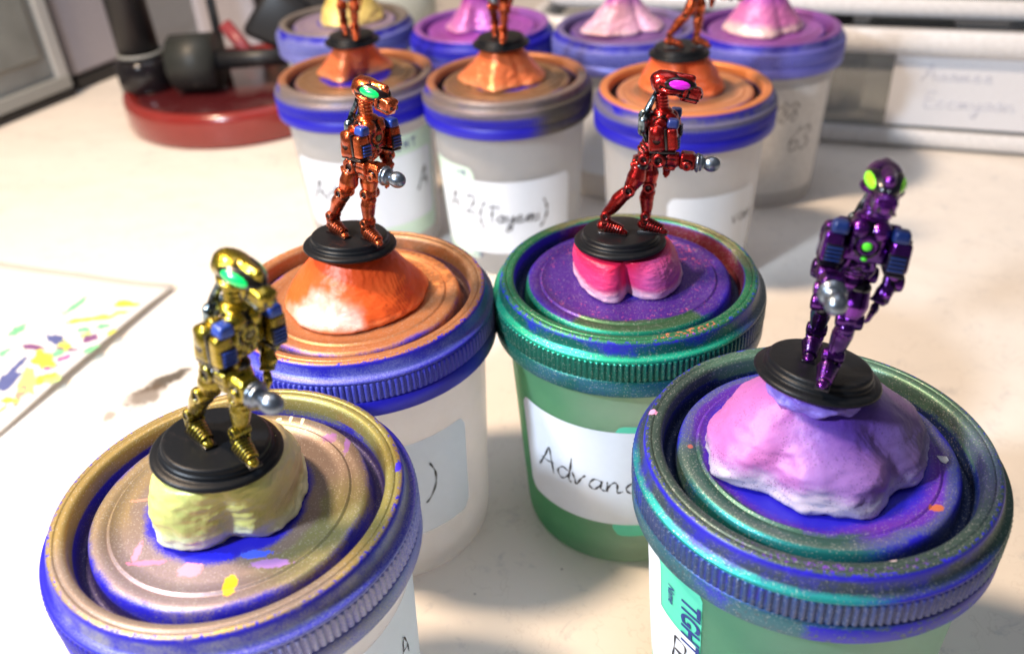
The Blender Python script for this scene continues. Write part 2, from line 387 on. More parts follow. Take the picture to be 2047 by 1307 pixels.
def stroke_mesh(strokes, az, z, sc_, mat, parent, e=.0095, wd=.011, slant=0.12, name='handwriting'):
    """strokes: polylines in letter units, u to the right and v up, around azimuth az and height z"""
    bm = bmesh.new()
    for st in strokes:
        P = catmull([(p[0], p[1], 0) for p in st], 6)
        L, R_ = [], []
        for i, p in enumerate(P):
            d = P[min(i + 1, len(P) - 1)] - P[max(i - 1, 0)]; nrm = Vector((-d.y, d.x, 0)).normalized() if d.length > 1e-6 else Vector((0, 1, 0))
            h = wd * (0.65 + 0.35 * math.sin(i * 0.9 + p.x * 4)) * 0.6
            for lst, sg in ((L, 1), (R_, -1)):
                u = (p.x + slant * p.y) * sc_ + nrm.x * h * sg; v = p.y * sc_ + nrm.y * h * sg
                lst.append(bm.verts.new(on_cup(az + math.degrees(u / rb(z)), z + v, e)))
        for i in range(len(P) - 1): bm.faces.new((L[i], R_[i], R_[i + 1], L[i + 1]))
    o = mesh_obj(name, bm, mat, parent, smooth=False); return o
def handwriting(text, az, z, sc_, mat, parent, **k):
    for letter in (word(text) if isinstance(text, str) else [text]):
        if letter: stroke_mesh(letter, az, z, sc_, mat, parent, name='handwritten_letter', **k)
def print_text(txt, az, z, size, mat, parent, vertical=True, e=.011, name='lettering'):
    c = bpy.data.curves.new('t', 'FONT'); c.body = txt; c.size = 1; c.align_x = 'CENTER'; c.align_y = 'CENTER'; c.offset = 0.02
    o = bpy.data.objects.new('t', c); COL.objects.link(o); bpy.context.view_layer.update()
    me = bpy.data.meshes.new_from_object(o.evaluated_get(bpy.context.evaluated_depsgraph_get()))
    bpy.data.objects.remove(o)
    for v in me.vertices:
        u, w_ = v.co.x * size * 0.85, v.co.y * size * 1.15
        if vertical: u, w_ = w_, -u
        v.co = on_cup(az + math.degrees(u / rb(z)), z + w_, e)
    me.name = name; me.materials.clear(); me.materials.append(mat)
    p = bpy.data.objects.new(name, me); COL.objects.link(p); p.parent = parent; return p
LET = {
 'A': [[(0, 0), (.25, .6), (.38, 1.0), (.5, .5), (.62, 0)], [(.1, .42), (.35, .40), (.6, .45)]],
 'd': [[(.42, .42), (.2, .5), (.05, .25), (.2, .02), (.4, .2), (.46, .5), (.47, 1.0)], [(.46, .5), (.45, .1), (.56, 0)]],
 'v': [[(0, .45), (.1, .2), (.18, 0), (.3, .3), (.42, .48)]],
 'a': [[(.38, .38), (.15, .42), (.03, .15), (.2, 0), (.36, .25), (.38, .4), (.38, .1), (.52, 0)]],
 'n': [[(0, .4), (.04, 0), (.06, .2), (.2, .4), (.3, .3), (.34, 0), (.5, .06)]],
 'c': [[(.36, .34), (.2, .42), (.03, .2), (.16, 0), (.4, .06)]],
 'e': [[(.04, .2), (.3, .26), (.24, .42), (.06, .34), (.05, .08), (.22, 0), (.42, .1)]],
 '2': [[(0, .8), (.2, 1.0), (.42, .82), (.3, .45), (0, .05), (.25, .1), (.55, .02)]],
 '(': [[(.25, 1.25), (.05, .8), (.0, .3), (.12, -.2), (.3, -.45)]], ')': [[(0, 1.25), (.22, .8), (.28, .3), (.14, -.2), (-.05, -.45)]],
 'T': [[(0, .92), (.3, 1.0), (.62, .95)], [(.3, .98), (.24, .5), (.26, 0)]],
 'y': [[(0, .42), (.08, .1), (.25, .08), (.38, .42), (.36, 0), (.26, -.45), (.08, -.55), (.1, -.3), (.5, .05)]],
 'm': [[(0, .4), (.03, 0), (.1, .32), (.2, .4), (.24, 0), (.32, .33), (.42, .4), (.46, .02), (.6, .08)]],
 'i': [[(0, .4), (.02, .08), (.14, .02)], [(.03, .62), (.04, .64)]],
 'B': [[(0, 1), (.02, .5), (.0, 0)], [(0, 1), (.35, .95), (.33, .6), (.05, .52), (.42, .42), (.38, .04), (0, 0)]],
 'E': [[(.42, 1), (.02, 1), (0, .5), (0, 0), (.45, .02)], [(0, .52), (.35, .54)]], 'F': [[(.42, 1), (.02, 1), (0, .5), (0, 0)], [(0, .52), (.35, .54)]], 'C': [[(.45, .85), (.2, 1), (0, .5), (.18, 0), (.48, .12)]],
 '6': [[(.4, 1), (.1, .6), (.02, .2), (.22, 0), (.42, .2), (.28, .45), (.05, .3)]], '3': [[(.03, .9), (.25, 1), (.4, .78), (.18, .55), (.42, .3), (.22, 0), (0, .12)]],
 '8': [[(.36, .85), (.15, 1), (.05, .8), (.4, .3), (.22, 0), (.03, .2), (.38, .75), (.34, .9)]], ' ': [], '.': [[(0, .02), (.03, .03)]]}
def word(txt, sp=.66):
    out, u = [], 0
    for ch in txt:
        out.append([[(p[0] + u, p[1]) for p in st] for st in LET.get(ch, [])])
        w_ = {' ': .4, 'i': .24, '(': .45, 'm': .68, 'B': .6, 'A': .72, '2': .7}.get(ch, sp - .12)
        u += w_
    return out

def make_jar(cx, cy, lid_mat, cup, label, group='specimen jars with blue lids'):
    root = empty('specimen_jar', (cx * S, cy * S, 0))
    lid = data_obj('lid', LID_ME, lid_mat, root); lid.location = (0, 0, RIM)
    gb = data_obj('grip_band', GRIP_ME, lid_mat, lid)
    c = data_obj('cup', CUP_ME, cup, root); c.location = (0, 0, RIM)
    tag(root, label, 'jar', group)
    return root, lid, c

GOLD = (0.36, 0.25, 0.085); BEIGE = (0.26, 0.19, 0.155); OLIVE = (0.26, 0.26, 0.08); COPPER = (0.48, 0.19, 0.075); BRONZE = (0.26, 0.14, 0.07); LAV = (0.30, 0.32, 0.62); TEAL = (0.03, 0.42, 0.36); DKGREEN = (0.05, 0.13, 0.10)
GREEN = (0.03, 0.34, 0.16); PURP = (0.25, 0.06, 0.55); GREY = (0.30, 0.29, 0.30); DKGREY = (0.10, 0.09, 0.10)  # first layer of each lid list: dark ring down in the moat
ly_yel = [dict(c=(.045, .035, .13), m=.3, r0=.805, r1=.885, s=.02, wob=0, z1=-.07, k=.8), dict(c=BEIGE, m=.45, r0=.47, r1=.79, s=.05, z0=-.3, k=.95), dict(c=(.36, .28, .38), m=.35, r0=.45, r1=.80, s=.05, az=-110, aw=45, k=.45), dict(c=GOLD, m=.5, r0=.55, r1=.80, s=.04, az=130, aw=70, k=.5),
          dict(c=OLIVE, m=.5, r0=.55, r1=.79, s=.04, az=-25, aw=38, k=.6), dict(c=GOLD, m=.5, r0=.875, r1=.995, s=.012, wob=0, z0=-.10, k=.95), dict(c=OLIVE, m=.5, r0=.86, r1=.99, s=.02, az=30, aw=60, z0=-.14, k=.6),
          dict(c=BEIGE, m=.35, r0=.88, r1=.985, s=.02, az=-100, aw=60, z0=-.05, k=.85), dict(c=LAV, m=.35, r0=1.0, z0=-.5, z1=-.11, az=-30, aw=60, k=.55), dict(c=GREY, m=.3, r0=1.0, z0=-.11, z1=-.03, az=-60, aw=80, k=.7),
          dict(c=(.42, .40, .38), m=.3, r0=1.03, z0=-.3, z1=-.14, az=-42, aw=22, k=.7), dict(c=(.30, .32, .22), m=.3, r0=1.03, z0=-.5, z1=-.30, az=-40, aw=20, k=.7), dict(c=(.02, .015, .50), m=0.0, r0=.975, r1=1.025, s=.006, wob=0, z0=-.03, zs=.008, z1=.02, patch=.56, k=1)]
st_yel = [(.13, -.63, .040, .075, (.95, .50, .02), .5), (-.11, -.51, .07, .055, (.80, .28, .38), .9), (-.36, -.44, .12, .018, (.72, .20, .35), 1.4), (-.44, -.36, .02, .08, (.72, .24, .36), 1.2), (.32, -.50, .11, .035, (.40, .20, .50), 1.2), (.50, .50, .05, .045, (.30, .12, .30), 1.6),
          (-.02, -.43, .14, .035, (.02, .02, .70), 1.0), (.22, -.43, .1, .03, (.05, .10, .75), 1.6), (-.55, .05, .06, .012, (.55, .22, .15), 1.5), (.22, .73, .012, .05, (.85, .70, .45), .6), (.30, .70, .012, .05, (.85, .70, .45), .6), (.14, .72, .02, .02, (.85, .70, .45), .8), (.965, .14, .02, .05, (.04, .02, .65), 1.4), (.62, .42, .02, .09, (.30, .14, .42), 1.6)]
PURP = (0.16, 0.04, 0.40); TEAL = (0.02, 0.46, 0.42)
ly_pur = [dict(c=(.010, .022, .075), m=.35, r0=.80, r1=.89, s=.02, wob=0, z1=-.07, k=.95), dict(c=PURP, m=.4, r0=.62, r1=.76, s=.08, k=.7), dict(c=(.10, .07, .22), m=.4, r0=.5, r1=.78, s=.06, az=40, aw=60, k=.6), dict(c=DKGREEN, m=.5, r0=.66, r1=.81, s=.03, az=-140, aw=52, k=1.0), dict(c=(.14, .17, .16), m=.5, r0=.72, r1=.80, s=.03, k=.5), dict(c=(.015, .20, .20), m=.6, r0=.775, r1=.812, s=.012, wob=0, az=-125, aw=40, k=.9),
          dict(c=(.06, .095, .08), m=.5, r0=.88, r1=.995, s=.012, wob=0, z0=-.09, k=1.0), dict(c=(.10, .20, .14), m=.5, r0=.89, r1=1.0, s=.02, az=50, aw=75, z0=-.12, k=.8), dict(c=PURP, m=.4, r0=.86, r1=.98, s=.02, az=-15, aw=25, z0=-.1, k=.5), dict(c=PURP, m=.3, r0=.93, r1=.995, s=.01, az=-100, aw=30, z0=-.02, patch=.55, k=1),
          dict(c=(.045, .065, .085), m=.4, r0=1.0, z0=-.115, z1=-.03, k=.97), dict(c=(.02, .34, .34), m=.65, r0=1.02, z0=-.145, z1=-.100, zs=.006, az=-140, aw=48, k=1), dict(c=(.015, .12, .18), m=.5, r0=1.04, z0=-.32, z1=-.13, az=-160, aw=75, k=.85), dict(c=(.040, .055, .17), m=.3, r0=1.04, z0=-.31, z1=-.14, k=.75),  # bright ledge layer: teal paint with front-left light put into its colour
          dict(c=(.04, .13, .16), m=.4, r0=1.05, z0=-.5, z1=-.30, az=-170, aw=62, k=1, **{'as': .06}), dict(c=(.06, .10, .12), m=.3, r0=1.05, z0=-.5, z1=-.30, patch=.57, k=.9), dict(c=(.06, .12, .09), m=.5, r0=1.0, z0=-.30, z1=-.05, az=10, aw=62, k=.9), dict(c=(.02, .015, .50), m=0.0, r0=.975, r1=1.025, s=.006, wob=0, z0=-.03, zs=.008, z1=.02, patch=.56, k=1)]
st_pur = [(-.72, .10, .018, .02, (.40, .12, .10), .8), (.10, -.90, .02, .014, (.6, .5, .5), .8), (.49, -.52, .045, .03, (.42, .11, .05), .5), (-.90, .38, .03, .03, (.85, .35, .60), .8)]
ly_ora = [dict(c=(.10, .05, .045), m=.4, r0=.79, r1=.89, s=.02, wob=0, z1=-.07, k=.85), dict(c=COPPER, m=.45, r0=.50, r1=.80, s=.05, k=.95), dict(c=(.75, .28, .10), m=.3, r0=.5, r1=.8, s=.04, az=35, aw=40, patch=.5, k=.8), dict(c=COPPER, m=.45, r0=.87, r1=.995, s=.012, wob=0, z0=-.12, k=.97), dict(c=BRONZE, m=.5, r0=.87, r1=1.0, s=.02, az=60, aw=70, z0=-.12, k=.7), dict(c=(.8, .30, .10), m=.3, r0=.955, r1=.99, s=.01, az=110, aw=60, z0=-.02, patch=.5, k=.9),
          dict(c=(.20, .22, .50), m=.35, r0=1.0, z0=-.12, z1=-.02, k=.5), dict(c=(.22, .24, .62), m=.3, r0=1.0, z0=-.3, z1=-.05, az=-90, aw=40, k=.4), dict(c=(.10, .10, .16), m=.3, r0=1.0, z0=-.5, z1=-.02, az=15, aw=45, k=.75), dict(c=(.02, .015, .50), m=0.0, r0=.975, r1=1.025, s=.006, wob=0, z0=-.03, zs=.008, z1=.02, patch=.56, k=1)]
st_ora = [(.68, .28, .045, .035, (.80, .30, .10), 1.0), (.61, .10, .03, .02, (.8, .35, .12), .8)]
ly_grn = [dict(c=(.012, .030, .085), m=.35, r0=.80, r1=.89, s=.02, wob=0, z1=-.07, k=.9), dict(c=(.075, .022, .25), m=.4, r0=.30, r1=.80, s=.10, k=.80), dict(c=(.70, .10, .22), m=.3, r0=.3, r1=.72, s=.1, az=60, aw=50, patch=.58, k=.8), dict(c=(.55, .10, .28), m=.3, r0=.5, r1=.72, s=.05, patch=.62, k=.8), dict(c=(.05, .13, .06), m=.5, r0=.66, r1=.82, s=.02, az=-92, aw=38, k=1, **{'as': .05}), dict(c=(.01, .24, .14), m=.6, r0=.78, r1=.82, s=.012, wob=0, az=-120, aw=70, k=1),
          dict(c=(.17, .022, .025), m=.4, r0=.865, r1=.90, s=.012, wob=0, z0=-.2, az=50, aw=70, k=.8), dict(c=(.03, .20, .09), m=.55, r0=.90, r1=1.0, s=.012, wob=0, z0=-.12, k=1.0), dict(c=(.22, .20, .10), m=.5, r0=.91, r1=.99, s=.012, az=60, aw=70, k=.7), dict(c=(.8, .2, .1), m=.2, r0=.93, r1=.985, s=.01, az=-72, aw=14, patch=.54, z0=-.05, k=1, **{'as': .02}), dict(c=(.75, .3, .45), m=.2, r0=.93, r1=.995, s=.01, patch=.66, z0=-.05, k=1),
          dict(c=(.008, .14, .10), m=.5, r0=1.0, z0=-.5, z1=-.02, az=-140, aw=95, k=1.0), dict(c=(.02, .46, .28), m=.65, r0=1.02, z0=-.15, z1=-.095, zs=.008, az=-130, aw=75, k=1), dict(c=(.04, .10, .30), m=.4, r0=1.04, z0=-.5, z1=-.3, az=-90, aw=60, k=.45), dict(c=(.10, .13, .14), m=.4, r0=1.0, z0=-.5, z1=-.02, az=0, aw=45, k=.9), dict(c=(.02, .015, .50), m=0.0, r0=.975, r1=1.025, s=.006, wob=0, z0=-.03, zs=.008, z1=.02, patch=.56, k=1)]  # bright green-teal ledge layer: green paint plus painted-in light from front-left
ly_m = [dict(c=(.045, .030, .030), m=.35, r0=.79, r1=.89, s=.02, wob=0, k=.95), dict(c=BRONZE, m=.45, r0=.45, r1=.80, s=.05, k=.95), dict(c=COPPER, m=.45, r0=.87, r1=1.0, s=.012, wob=0, z0=-.1, k=.8), dict(c=(.24, .18, .16), m=.45, r0=.9, r1=1.03, s=.02, az=-80, aw=80, z0=-.12, k=.9), dict(c=(.17, .15, .17), m=.3, r0=1.0, z0=-.16, z1=-.02, zs=.05, k=.7)]
ly_m2 = ly_m[:4] + [dict(c=(.17, .14, .13), m=.3, r0=1.0, z0=-.20, z1=-.02, zs=.05, k=.75), dict(c=(.09, .075, .06), m=.4, r0=1.0, z0=-.5, z1=-.02, az=-20, aw=52, k=1)]
ly_m3 = [dict(c=(.06, .035, .03), m=.35, r0=.79, r1=.89, s=.02, wob=0, k=.95), dict(c=(.60, .26, .12), m=.35, r0=.45, r1=.80, s=.05, k=.9), dict(c=BRONZE, m=.45, r0=.3, r1=.6, s=.08, k=.7), dict(c=(.72, .25, .08), m=.35, r0=.87, r1=1.0, s=.012, wob=0, z0=-.1, k=.95), dict(c=(.16, .15, .22), m=.3, r0=1.0, z0=-.18, z1=-.02, zs=.05, k=.75)]
ly_b1 = [dict(c=(.05, .025, .09), m=.3, r0=.79, r1=.89, s=.02, wob=0, k=.9), dict(c=(.55, .42, .20), m=.4, r0=.4, r1=.8, s=.05, k=.5), dict(c=(.22, .19, .17), m=.35, r0=.87, r1=1.0, s=.012, wob=0, k=.9), dict(c=(.3, .33, .55), m=.3, r0=1.0, k=.5)]
ly_b2 = [dict(c=(.05, .025, .09), m=.3, r0=.79, r1=.89, s=.02, wob=0, k=.9), dict(c=(.40, .08, .50), m=.4, r0=.3, r1=.8, s=.05, k=.9), dict(c=(.36, .12, .50), m=.4, r0=.87, r1=1.0, s=.012, wob=0, k=.85), dict(c=(.2, .22, .6), m=.3, r0=1.0, z1=-.2, k=.4)]
ly_b3 = [dict(c=(.05, .025, .09), m=.3, r0=.79, r1=.89, s=.02, wob=0, k=.9), dict(c=(.22, .10, .30), m=.4, r0=.3, r1=.8, s=.05, k=.7), dict(c=(.24, .19, .38), m=.4, r0=.87, r1=1.0, s=.012, wob=0, k=.7), dict(c=(.22, .24, .55), m=.3, r0=1.0, k=.55)]
ly_b4 = [dict(c=(.05, .025, .09), m=.3, r0=.79, r1=.89, s=.02, wob=0, k=.9), dict(c=(.34, .10, .42), m=.4, r0=.3, r1=.8, s=.05, k=.8), dict(c=(.28, .09, .40), m=.4, r0=.87, r1=1.0, s=.012, wob=0, k=.85), dict(c=(.22, .22, .58), m=.3, r0=1.0, k=.55)]

CEN = dict(yel=(-1.6908, 3.8430), pur=(1.7395, 3.9458), ora=(-1.1929, 6.0516), grn=(.9344, 6.0775), m1=(-1.8186, 11.6140), m2=(.1313, 11.0353), m3=(2.2130, 10.2655), b4=(3.7861, 12.5090), b3=(1.9065, 12.9621), b2=(-.1651, 13.5394), b1=(-2.30, 14.35))
JAR = {}
def jar(key, layers, stains, cup, label, seed):
    JAR[key] = make_jar(*CEN[key], lid_paint('lid_paint_' + key, layers, stains, seed), cup, label); return JAR[key]
jar('yel', ly_yel, st_yel, CUP_CLEAR, 'nearest left jar, blue lid sprayed gold and beige, under the yellow figurine', 1)
jar('pur', ly_pur, st_pur, CUP_MINT, 'nearest right jar, blue lid with dark green and teal overspray, under the purple figurine', 2)
jar('ora', ly_ora, st_ora, CUP_CLEAR, 'jar with blue-sided lid sprayed copper on top, under the large orange clay cone', 3)
jar('grn', ly_grn, (), CUP_GREEN, 'green jar with metallic green lid rim and pink spotted purple lid centre', 4)
jar('m1', ly_m, (), CUP_CLEAR, 'blurred jar with bronze lid beside the red lamp base, behind the orange figurine head', 5)
jar('m2', ly_m2, (), CUP_CLEAR, 'blurred jar with brown lid and a label reading A 2 with a word in brackets', 6)
jar('m3', ly_m3, (), CUP_CLEAR, 'blurred jar with orange rimmed lid right behind the red figurine', 7)
jar('b1', ly_b1, (), CUP_CLEAR, 'far jar with yellow clay, leftmost of the back row', 8)
jar('b2', ly_b2, (), CUP_CLEAR, 'far jar with violet lid and bright violet clay, second from left in back row', 9)
jar('b3', ly_b3, (), CUP_CLEAR, 'far jar with lavender lid side and pale pink clay, third from left in back', 10)
jar('b4', ly_b4, (), CUP_CLEAR, 'far jar with purple rimmed lid and writing on its cup, rightmost of the back row', 11)

# labels and writing
c = JAR['grn'][2]
label_patch('sticker', -104, -30, -2.02, -.80, STICK_TEAL, c, .004)
label_patch('label', -158, -60, -1.88, -.86, LABEL_M, c, .008)
handwriting('Advanced', -147, -1.50, .27, INK, c, e=.0125, wd=.016)
c = JAR['ora'][2]
label_patch('label', -125, -36, -1.86, -.86, LABEL_M, c, .008)
handwriting(')', -61.5, -1.42, .24, INK, c, e=.0125, wd=.016)
c = JAR['pur'][2]
label_patch('sticker', -205, -142, -1.95, -.53, STICK_TEAL, c, .004)
label_patch('label', -250, -141, -1.85, -1.06, LABEL_M, c, .008)
label_patch('label', -250, -166, -1.2, -.60, LABEL_M, c, .0065)
print_text('TIGHT', -147.5, -.93, .185, NAVY, c, True, e=.0105)
print_text('Name', -158, -.82, .08, NAVY, c, True, e=.0105)
handwriting('B', -157, -1.42, .27, INK, c, e=.0125, wd=.014)
c = JAR['yel'][2]
label_patch('label', -60, 15, -1.9, -.70, LABEL_M, c, .008)
handwriting([[(0, 0), (.12, .55), (.15, 1.0), (.42, .5), (.52, .05)], [(.12, .5), (.42, .4)]], -22, -1.22, .22, INK, c, e=.0125, wd=.012)
c = JAR['m1'][2]
label_patch('sticker', -100, -18, -2.1, -.62, STICK_PALE, c, .004)
label_patch('label', -150, -22, -1.86, -.88, LABEL_M, c, .008)
handwriting('Ad', -136, -1.45, .3, INK, c, e=.0125, wd=.027)
handwriting('A', -42, -1.45, .3, INK, c, e=.0125, wd=.027)
print_text('T I G H T', -56, -.76, .15, NAVY, c, False, e=.0105)
c = JAR['m2'][2]
label_patch('sticker', -170, -121, -2.15, -.86, STICK_PALE, c, .004)
label_patch('label', -165, -42, -2.04, -1.02, LABEL_M, c, .008)
handwriting('A 2', -150, -1.50, .27, INK, c, e=.0125, wd=.027)
handwriting('(Tayemi)', -119, -1.58, .225, INK, c, e=.0125, wd=.027)
print_text('T', -133, -.94, .16, NAVY, c, True, e=.0105)
print_text('T', -126, -2.09, .16, NAVY, c, True, e=.0105)
c = JAR['m3'][2]
label_patch('label', -110, -38, -2.0, -1.02, LABEL_M, c, .008)
handwriting('vam', -60, -1.45, .22, INK, c, e=.0125, wd=.014)
c = JAR['b4'][2]
FAINT = simple('faint_ink', (.22, .20, .20), .6)
label_patch('label', -150, -36, -2.15, -.60, simple('label_grey_tape', (.70, .68, .66), .6), c, .006)
handwriting('888', -98, -1.06, .26, FAINT, c, e=.0125, wd=.018)
handwriting('63', -78, -1.52, .34, FAINT, c, e=.0125, wd=.022)
for k_, a_ in (('b1', -120), ('b2', -110), ('b3', -100)):
    label_patch('label', a_ - 45, a_ + 55, -1.95, -.95, LABEL_M, JAR[k_][2], .008)

# ------------------------------------------------------------------ clay mounds
def clay(key, outline, H, top, rtop, mat, label, p=1.5, q=1.0, nz=.02, lumps=.035, crease=None, seed=0, neck=None):
    """star-shaped mound: outline points (lid radii from the lid centre), height H, top circle at 'top'"""
    pts = [(math.atan2(y - top[1] * .5, x - top[0] * .5) % (2 * PI), math.hypot(x - top[0] * .5, y - top[1] * .5)) for x, y in outline]; pts.sort()
    tab = []
    for k in range(360):
        t = math.radians(k); n = len(pts); val = pts[0][1]
        for i in range(n):
            a, ra = pts[i]; b, rb_ = pts[(i + 1) % n]
            if b <= a: b += 2 * PI
            tt = t if t >= a else t + 2 * PI
            if a <= tt <= b: val = ra + (rb_ - ra) * (tt - a) / max(b - a, 1e-6); break
        tab.append(val)
    for _ in range(14): tab = [(tab[k - 3] + 2 * tab[k] + tab[(k + 3) % 360]) / 4 for k in range(360)]
    def rbase(t):
        d = math.degrees(t) % 360; k = int(d); return tab[k % 360] + (tab[(k + 1) % 360] - tab[k % 360]) * (d - k)
    bm = bmesh.new(); N, Mz = 144, 44; rings = []
    zf = -.057
    for j in range(Mz + 1):
        t = j / Mz; ring = []
        for i in range(N):
            a = 2 * PI * i / N; r0 = rbase(a)
            if t < .12: k = t / .12; rr = r0 * (.90 + .10 * math.sin(k * PI / 2)); zz = .09 * H * (1 - math.cos(k * PI / 2))
            else:
                k = (t - .12) / .88; rr = rtop + (r0 - rtop) * (1 - k ** q) ** p if k < 1 else rtop; zz = H * (.09 + .91 * k)
            cxx = top[0] * (.5 + .5 * min(1, max(0, (t - .1)) * 1.1)); cyy = top[1] * (.5 + .5 * min(1, max(0, (t - .1)) * 1.1))
            if crease:
                for (ca, cw, cd) in crease:
                    d = (a - math.radians(ca) + PI) % (2 * PI) - PI
                    rr *= 1 - cd * math.exp(-(d / cw) ** 2) * (1 - .55 * t)
            v = Vector((math.cos(a) * rr * 3, math.sin(a) * rr * 3, t * 2.2 + seed * 7))
            e = (1 - .7 * t)
            rr += lumps * mnoise.noise(v * 1.3) * e + nz * mnoise.noise(v * 4.5) * e + .006 * mnoise.noise(v * 14)
            ring.append(bm.verts.new(((cxx + rr * math.cos(a)) * S, (cyy + rr * math.sin(a)) * S, (zf + zz) * S)))
        rings.append(ring)
    for a, b in zip(rings[:-1], rings[1:]):
        for i in range(N): bm.faces.new((a[i], a[(i + 1) % N], b[(i + 1) % N], b[i]))
    bm.faces.new(rings[-1]); bm.faces.new(rings[0][::-1])
    o = mesh_obj('clay_mound', bm, mat, None, loc=(CEN[key][0] * S, CEN[key][1] * S, RIM))
    return tag(o, label, 'clay', 'clay mounds holding figurines')
def clay_mat(name, top, side, raw, H, zmix=(.10, .45), metal=.2, left=None, speck=.3, rough=.5, patchn=.5, swirl=None):
    """raw clay at the foot, sprayed colour higher up; 'left' tints one side (colour, azimuth)"""
    g = G(name); x, y, z = g.sep(g.oc()); zz = g.math('DIVIDE', z, H * S)
    n = g.noise(0.55, 4, .6); n2 = g.noise(2.2, 4, .6); f = g.noise(30, 2, .8)
    h = g.math('ADD', zz, g.math('ADD', g.math('MULTIPLY', g.math('SUBTRACT', n, .5), patchn), g.math('MULTIPLY', g.math('SUBTRACT', f, .5), .18)))
    c = g.mix(g.sm(h, zmix[0] - .12, zmix[0] + .12), raw, side); c = g.mix(g.sm(h, zmix[1] - .15, zmix[1] + .25), c, top)
    for L in (left or []):
        col, az, thr, wd = L; a = math.radians(az)
        d = g.math('ADD', g.math('MULTIPLY', x, math.cos(a) / S), g.math('MULTIPLY', y, math.sin(a) / S)); d = g.math('ADD', d, g.math('MULTIPLY', g.math('SUBTRACT', n, .5), .5))
        c = g.mix(g.math('MULTIPLY', g.sm(d, thr - wd, thr + wd), g.sm(h, zmix[0] - .1, zmix[0] + .15)), c, col)
    if speck:
        sp = g.vor(22, out='Distance'); c = g.mix(g.math('MULTIPLY', g.sm(sp, .16, .30, 1, 0), g.math('MULTIPLY', g.sm(n2, .40, .6), speck)), c, tuple(v * .18 for v in side))
    wv = g.t.nodes.new('ShaderNodeTexWave'); g.link(g.oc(), wv.inputs['Vector']); wv.wave_type = 'RINGS'; wv.inputs['Scale'].default_value = 4.5; wv.inputs['Distortion'].default_value = 3.5; wv.inputs['Detail'].default_value = 1.5; wv.inputs['Detail Scale'].default_value = .8
    pr = g.math('MULTIPLY', wv.outputs['Fac'], g.math('MULTIPLY', g.sm(n, .48, .58), .22))      # finger prints
    g.bump(g.math('ADD', g.math('ADD', g.math('MULTIPLY', n2, .5), pr), g.math('MULTIPLY', f, .25)), .4, .05)
    g.P(Base_Color=c, Roughness=rough, Metallic=metal, Subsurface_Weight=.12, Subsurface_Radius=(.3, .2, .12), Specular_IOR_Level=.45)
    return g.m
OFF = dict(yel=(.043, -.078, .402), pur=(-.049, .034, .482), ora=(.007, .004, .406), red=(-.064, -.005, .275))
o_yel = [(-.43, -.12), (-.40, -.26), (-.33, -.37), (-.14, -.41), (-.01, -.39), (.09, -.33), (.23, -.36), (.36, -.28), (.45, -.14), (.46, .02), (.42, .26), (.32, .42), (.05, .46), (-.22, .36), (-.38, .12)]
o_yel = [(x * .93 - .005, y * .95) for x, y in o_yel]
clay('yel', o_yel, OFF['yel'][2] + .03, (.043, -.078), .31, clay_mat('clay_yellow', (.66, .60, .12), (.68, .69, .22), (.80, .82, .58), .45, (.14, .80), .12, [((.66, .52, .34), 10, .33, .12)], .12, .36, .35), 'pale yellow-green clay block under the yellow figurine', p=.50, q=1.6, crease=[(-75, .22, .08)], seed=1)
o_pur = [(-.67, -.02), (-.65, -.19), (-.56, -.29), (-.48, -.36), (-.39, -.37), (-.31, -.46), (-.18, -.57), (-.03, -.62), (.14, -.59), (.26, -.46), (.34, -.36), (.47, -.38), (.58, -.25), (.67, -.05), (.69, .12), (.62, .30), (.35, .48), (0, .5), (-.35, .42), (-.55, .25)]
clay('pur', o_pur, OFF['pur'][2] - .03, (-.049, .034), .22, clay_mat('clay_purple', (.10, .035, .34), (.29, .15, .47), (.54, .48, .63), .5, (.12, .50), .06, [((.50, .15, .44), 170, .20, .22), ((.16, .10, .25), 15, .26, .2)], .9, .45, .55), 'large pink and lilac clay mound under the purple figurine', p=.80, q=1.5, lumps=.075, nz=.018, crease=[(-50, .20, .10), (-130, .2, .05)], seed=2)
bm = bmesh.new(); bmesh.ops.create_icosphere(bm, subdivisions=5, radius=1)
for v in bm.verts:
    d = v.co.copy(); k = 1 + .16 * mnoise.noise(d * 2.6) + .05 * mnoise.noise(d * 7); v.co = Vector((d.x * .88 * k, d.y * .88 * k, d.z * .38 * k))
o = mesh_obj('clay_wad', bm, clay_mat('clay_violet_wad', (.16, .07, .48), (.24, .16, .60), (.40, .42, .75), .1, (-.6, .3), .1, None, .2, .45), None, loc=((CEN['pur'][0] - .045) * S, (CEN['pur'][1] + .01) * S, RIM + .425 * S))
tag(o, 'small violet clay wad squeezed between the lilac mound and the purple figurine base', 'clay', 'clay mounds holding figurines')
o_ora = [(-.57, .08), (-.55, -.10), (-.50, -.24), (-.36, -.42), (-.15, -.55), (.07, -.56), (.29, -.46), (.47, -.30), (.54, -.05), (.50, .22), (.3, .45), (0, .52), (-.3, .45), (-.5, .28)]
clay('ora', o_ora, OFF['ora'][2] + .03, (.007, .004), .24, clay_mat('clay_orange', (.80, .085, .012), (.84, .12, .02), (.84, .30, .12), .46, (-.05, .45), .06, [((.82, .60, .52), -122, .42, .07)], .0, .40, .45), 'smooth orange clay cone with a whitish foot under the orange figurine', p=1.0, q=1.1, lumps=.03, nz=.010, seed=3)
o_grn = [(-.42, .10), (-.39, -.03), (-.35, -.20), (-.19, -.42), (-.08, -.37), (-.01, -.27), (.05, -.38), (.19, -.42), (.34, -.26), (.42, -.02), (.40, .2), (.2, .36), (-.1, .38), (-.32, .3)]
